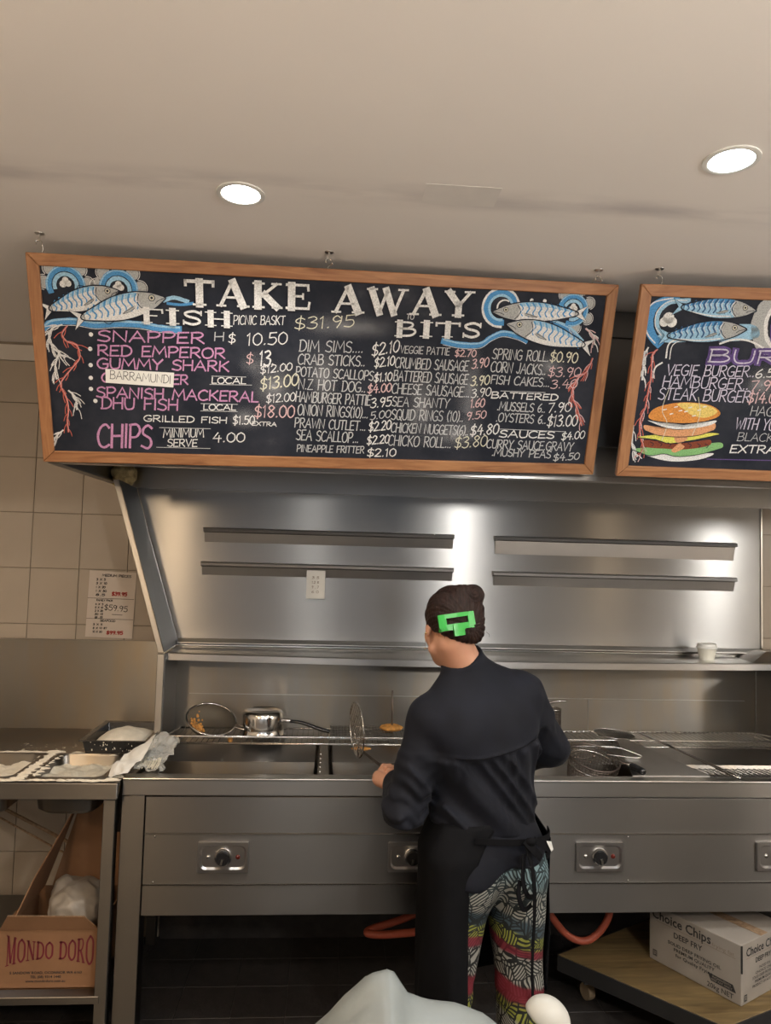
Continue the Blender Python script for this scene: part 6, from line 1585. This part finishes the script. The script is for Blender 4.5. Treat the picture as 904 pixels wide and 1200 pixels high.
# carton: origin at the near corner, a = long side, b = short side
O = Vector((1.465, 2.566, .160)); av = Vector((-.185, .322, 0)).normalized(); bv = Vector((.167, .097, 0)).normalized(); La, Lb, Hc_ = .372, .30, .205
ct_ = thing('oil_carton', 'white carton of frying oil printed Choice Chips, on the plywood board', 'carton', tuple(O))
p4 = [O, O+bv*Lb, O+bv*Lb+av*La, O+av*La]
MB().hexa([tuple(p) for p in p4], [tuple(p+Vector((0, 0, Hc_))) for p in p4]).build('carton_body', M['white_card'], ct_, bevel=.003, seg=2)
up_ = Vector((0, 0, 1))
mid = O+bv*Lb*.5+up_*(Hc_+.0012)
MB().hexa([tuple(mid+bv*-.022), tuple(mid+bv*.022), tuple(mid+bv*.022+av*La), tuple(mid+bv*-.022+av*La)], [tuple(mid+bv*-.022+up_*.0008), tuple(mid+bv*.022+up_*.0008), tuple(mid+bv*.022+av*La+up_*.0008), tuple(mid+bv*-.022+av*La+up_*.0008)]).build('packing_tape', M['card_edge'], ct_)
MB().box(-.002, .004, -.001, .002, .11, .203, Matrix.Translation(O+bv*.001-av*.001)).build('split_seam', M['black_edge'], ct_)
def bfont(name, s, org, X, Y, size, align, parent, mat, nrm, bold=0.0, maxw=None, squash=1.0):
    cu_ = bpy.data.curves.new(name, 'FONT'); cu_.body = s; cu_.size = size; cu_.align_x = align; cu_.offset = bold; cu_.resolution_u = 2
    tmp = bpy.data.objects.new(name+'_t', cu_); COL.objects.link(tmp); bpy.context.view_layer.update()
    dg = bpy.context.evaluated_depsgraph_get(); me = bpy.data.meshes.new_from_object(tmp.evaluated_get(dg)); bpy.data.objects.remove(tmp)
    X, Y, nrm, org = Vector(X), Vector(Y), Vector(nrm), Vector(org); xs = [v.co.x for v in me.vertices]; k = 1.0
    if maxw and xs: k = maxw/(max(xs)-min(xs))
    off = ORG[parent.name]
    for v in me.vertices: v.co = org+X*(v.co.x*k)+Y*(v.co.y*squash)+nrm*.0012-off
    me.materials.clear(); me.materials.append(mat); o = bpy.data.objects.new(name, me); COL.objects.link(o); o.parent = parent; ORG[o.name] = off; return o
# long side: text runs from the far end (left) to the near corner
N1 = Vector((-bv.x, -bv.y, 0)); X1 = -av; o1 = lambda a, z: O+av*a+up_*z
bfont('printing', 'Choice Chips', o1(La-.012, .160), X1, up_, .046, 'LEFT', ct_, M['ink'], N1, .0008, .245)
bfont('printing', 'frying fat', o1(La-.262, .157), X1, up_, .020, 'LEFT', ct_, M['grout'], N1, 0, .085)
MB().plate([o1(La-.03, .153)+N1*.001, o1(.02, .153)+N1*.001, o1(.02, .1515)+N1*.001, o1(La-.03, .1515)+N1*.001], N1, .0003).build('printing', M['grout'], ct_)
bfont('printing', 'DEEP FRY', o1(La-.165, .120), X1, up_, .028, 'CENTER', ct_, M['ink'], N1, .0004)
bfont('printing', 'SOLID DEEP FRYING OIL', o1(La-.19, .090), X1, up_, .0165, 'CENTER', ct_, M['ink'], N1, .0002, .215)
bfont('printing', 'PREMIUM QUALITY', o1(La-.19, .072), X1, up_, .0165, 'CENTER', ct_, M['ink'], N1, .0002, .165)
bfont('printing', 'for Quality Frying', o1(La-.19, .054), X1, up_, .0165, 'CENTER', ct_, M['ink'], N1, .0002, .15)
bfont('printing', '20kg NET', o1(.078, .012), X1, up_, .024, 'CENTER', ct_, M['ink'], N1, .0003, .10)
lb = MB().plate([o1(.125, .060)+N1*.001, o1(.03, .060)+N1*.001, o1(.018, .036)+N1*.001, o1(.113, .036)+N1*.001], N1, .0004).build('print_block', M['ink'], ct_)
bfont('printing', 'INGREDIENTS', o1(.072, .050)+N1*.001, X1, up_, .010, 'CENTER', ct_, M['white_card'], N1, 0, .07); bfont('printing', 'BEEF FAT ONLY', o1(.072, .040)+N1*.001, X1, up_, .010, 'CENTER', ct_, M['white_card'], N1, 0, .08)
def mark(o, X, N_):
    mb = MB(); P = lambda u, v: tuple(o+X*u+up_*v+N_*.0012)
    for q in ([(0, 0), (.016, 0), (.016, .020), (0, .020), (0, 0)], [(.003, .003), (.013, .003)], [(.004, .006), (.004, .012), (.012, .012), (.012, .006)], [(.003, .0165), (.008, .019), (.013, .0165)]): ribbon(mb, q, .0022, P)
    mb.build('recycling_mark', M['ink'], ct_)
mark(o1(La-.018, .020), X1, N1)
N2 = Vector((-av.x, -av.y, 0)); o2 = lambda b, z: O+bv*b+up_*z
bfont('printing', 'Choice Chips', o2(.030, .158), bv, up_, .040, 'LEFT', ct_, M['ink'], N2, .0007, .215)
MB().plate([o2(.03, .152)+N2*.001, o2(.25, .152)+N2*.001, o2(.25, .1505)+N2*.001, o2(.03, .1505)+N2*.001], N2, .0003).build('printing', M['grout'], ct_)
bfont('printing', 'DEEP FRY', o2(.14, .124), bv, up_, .024, 'CENTER', ct_, M['ink'], N2, .0003)
for k, s in enumerate(('PACKED FOR', 'CHOICE CHIPS', 'SOLID DEEP FRYING OIL', 'PREMIUM QUALITY', 'PRODUCT OF AUSTRALIA')): bfont('printing', s, o2(.15, .098-.014*k), bv, up_, .013, 'CENTER', ct_, M['ink'], N2, .0001, (.07, .12, .16, .13, .16)[k])
mark(o2(.018, .012), bv, N2)

# ------------------------------------------------------------------ cardboard box on the bench's lower shelf
cbx = thing('cardboard_box', 'open brown cardboard box printed MONDO DORO on the lower shelf of the bench', 'box', (-.93, 2.8, .201))
x0, x1, y0, y1, z0, z1 = -1.068, -.742, 2.655, 2.99, .203, .398; tk = .005
MB().box(x0, x1, y0, y0+tk, z0, z1).build('front_wall', M['card'], cbx)
MB().box(x0, x1, y1-tk, y1, z0, z1).build('back_wall', M['card'], cbx)
MB().box(x0, x0+tk, y0+tk, y1-tk, z0, z1).build('side_wall', M['card'], cbx)
MB().box(x1-tk, x1, y0+tk, y1-tk, z0, z1).build('side_wall', M['card'], cbx)
MB().box(x0, x1, y0, y1, z0-.001, z0+.004).build('box_base', M['card'], cbx)
fo = Vector((0, -.33, .94)).normalized()
fl_ = [Vector((x0, y0, z1)), Vector((x1, y0, z1)), Vector((x1-.045, y0, z1))+fo*.052, Vector((x0+.03, y0, z1))+fo*.056]
MB().plate(fl_, (0, -.94, -.33), .004).build('front_flap', M['card'], cbx)
mb = MB(); a, b = fl_[3]+Vector((0, -.002, .001)), fl_[2]+Vector((0, -.002, .001)); n_ = 60
for i in range(n_): p = a+(b-a)*((i+.5)/n_); mb.ball(p, (.0022, .0022, .0022), 5, 3)
mb.build('corrugation', M['card_edge'], cbx, kind='stuff')
MB().plate([(x0+.05, y1, z1), (x1, y1, z1), (x1-.0, y1+.03, z1+.30), (x1-.19, y1+.03, z1+.32)][0:4], (0, 1, .1), .004).build('back_flap', M['card'], cbx)
MB().plate([(x0+.02, y0+.05, z1), (x0+.02, y1, z1), (x1-.205, y1+.02, z1+.30), (x0+.06, y0+.10, z1+.115)], (1, 0, -.3), .004).build('side_flap', M['card'], cbx)
pm = lambda u, v: (u, y0-.0012, -v)
mb = MB()
write_serif(mb, 'MONDO DORO', x0+.024, -(z0+.098), x1-.014, -(z0+.098), .055, pm, warp=lambda k, h: (h*(1.0+.95*(2*k-1)**2), -.026*(2*k-1)**2-.0), fat=1.15)
mb.build('printing', M['print_red'], cbx, recalc=False, label='maroon serif lettering arched across the front')
for k, (s, w_) in enumerate((('5 SANDOW ROAD, OCONNOR WA 6163', .235), ('TEL (08) 9314 1440', .10), ('www.mondodoro.com.au', .13))):
    bfont('printing', s, Vector(((x0+x1)/2-.005, y0-.0005, z0+.050-.0135*k)), (1, 0, 0), (0, 0, 1), .0115, 'CENTER', cbx, M['ink'], (0, -1, 0), .0002, w_)
def f_sack(P):
    d = sd_ell(P, (-.865, 2.83, .40), (.105, .125, .085)); d = smin(d, sd_ell(P, (-.93, 2.86, .45), (.035, .05, .04)), .03)
    return d+np.abs(fbm(P, 34, 2))*.012+fbm(P, 80, 1)*.003
bv_, bf_ = surface_nets(f_sack, (-1.02, 2.66, .30), (-.752, 2.98, .52), .005)
np_mesh('plastic_sack', [(bv_, bf_, 0)], M['cloudy_bag'], None, cat='bag', label='crumpled cloudy plastic bag in the open cardboard box', smooth=True)

# ------------------------------------------------------------------ foreground: bag and cream knob on the serving counter
sil = [(-.30, .905), (-.12, .925), (-.05, .965), (.002, 1.012), (.035, 1.052), (.075, 1.084), (.101, 1.0915), (.114, 1.086), (.126, 1.060), (.155, 1.050), (.20, 1.042), (.242, 1.028), (.268, 1.008), (.31, .955), (.36, .915), (.40, .903)]
def silz(x):
    for (a, za), (b, zb) in zip(sil, sil[1:]):
        if a <= x <= b: return za+(zb-za)*(x-a)/(b-a)
    return .903
mb = MB(); nx, ny = 70, 44; vs = []
for j in range(ny+1):
    for i in range(nx+1):
        x = -.30+.70*i/nx; v = j/ny; y = .80+.40*v
        pr = (min(1, (v/.72))**.55) if v < .72 else max(0, 1-((v-.72)/.28)**2.2)
        p = Vector((x*11, y*11, 0)); f_ = abs(noise.noise(p))*.012+.004*noise.noise(p*3)
        z = .902+(silz(x)-.902)*pr-f_*min(1, pr*1.2)*(1 if abs(v-.72) > .05 else .25)
        vs.append((x+.006*noise.noise(Vector((y*9, 3, x*4))), y, max(.9015, z)))
n1 = len(vs); vs += [(x, y, .9005) for x, y, z in vs]
fs = [(j*(nx+1)+i, j*(nx+1)+i+1, (j+1)*(nx+1)+i+1, (j+1)*(nx+1)+i) for j in range(ny) for i in range(nx)]
fs += [tuple(reversed([q+n1 for q in f])) for f in fs]
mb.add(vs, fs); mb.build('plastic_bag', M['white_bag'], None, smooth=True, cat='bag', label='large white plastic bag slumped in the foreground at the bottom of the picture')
kn = thing('cream_knob', 'cream rounded knob on a stalk at the bottom edge, right of the white bag', 'knob', (.338, 1.10, .90))
an = radians(38); Rm = np.array([[cos(an), 0, sin(an)], [0, 1, 0], [-sin(an), 0, cos(an)]])
f_cap = lambda P: smax(sd_ell(P, (.335, 1.10, 1.016), (.036, .027, .030), Rm), -((P-np.array((.335, 1.10, 1.008))) @ Rm)[..., 2]-.004, .006)
kv, kf = surface_nets(f_cap, (.28, 1.05, .94), (.39, 1.15, 1.07), .0025)
np_mesh('cap', [(kv, kf, 0)], M['cap_white'], kn, label='pale rounded cap')
kv, kf = surface_nets(lambda P: sd_cone(P, (.342, 1.10, .90), (.338, 1.10, 1.012), .022, .019), (.30, 1.05, .898), (.38, 1.15, 1.06), .003)
np_mesh('stalk', [(kv, kf, 0)], M['cream'], kn)

# ------------------------------------------------------------------ lamps
E_ = {WARM: emit('warm_lamp', WARM, 30), NEUT: emit('neutral_lamp', NEUT, 30), COOL: emit('cool_lamp', COOL, 30)}
names = {0: 'ceiling downlight above the left of the TAKE AWAY board', 1: 'ceiling downlight at the upper right, nearest the burger board'}
for i, (x, y, c, wt) in enumerate(DOWNLIGHTS):
    hw = ('far left', 'left', 'middle', 'right')[0 if x < -1 else 1 if x < .5 else 2 if x < 1.5 else 3]+' of the '+('row over the menu boards' if y > 1 else 'row over the serving counter' if y > -1 else 'row near the shop window')
    t = thing('downlight', names.get(i, 'ceiling downlight outside the picture, '+hw), 'light', (x, y, CEIL), 'recessed ceiling downlights')
    MB().lathe([(.049, .001), (.062, .001), (.062, -.003), (.053, -.005), (.049, -.003)], (x, y, CEIL), 32).build('trim_ring', M['white_plastic'], t, smooth=True, angle=40)
    mb = MB(); mb.lathe([(0, -.002), (.050, -.002)], (x, y, CEIL), 32); mb.build('lens', E_[c], t)
    ld = bpy.data.lights.new('downlight_lamp', 'AREA'); ld.shape = 'DISK'; ld.size = .09; ld.energy = wt; ld.color = c; ld.spread = radians(150)
    lo_ = bpy.data.objects.new('downlight_lamp', ld); COL.objects.link(lo_); lo_.parent = t; lo_.location = (0, 0, -.012)
for i, (x, y, z, c, L_) in enumerate(FILL_GLOBES):  # added light globes, all out of view
    t = thing('fill_globe', 'unseen added fill globe outside the picture, '+('far left', 'middle right', 'right', 'by the window', 'far right')[i], 'light', (x, y, CEIL), 'added fill globes over the customer side')
    MB().ball((x, y, z), .10, 24, 14).build('globe', emit('fill_glow', c, L_), t, smooth=True)
    MB().tube([(x, y, z+.10), (x, y, CEIL)], .004, 6).build('cord', M['black_edge'], t)
    MB().lathe([(.05, 0), (.05, -.02), (.0, -.02)], (x, y, CEIL), 18).build('ceiling_rose', M['white_plastic'], t)
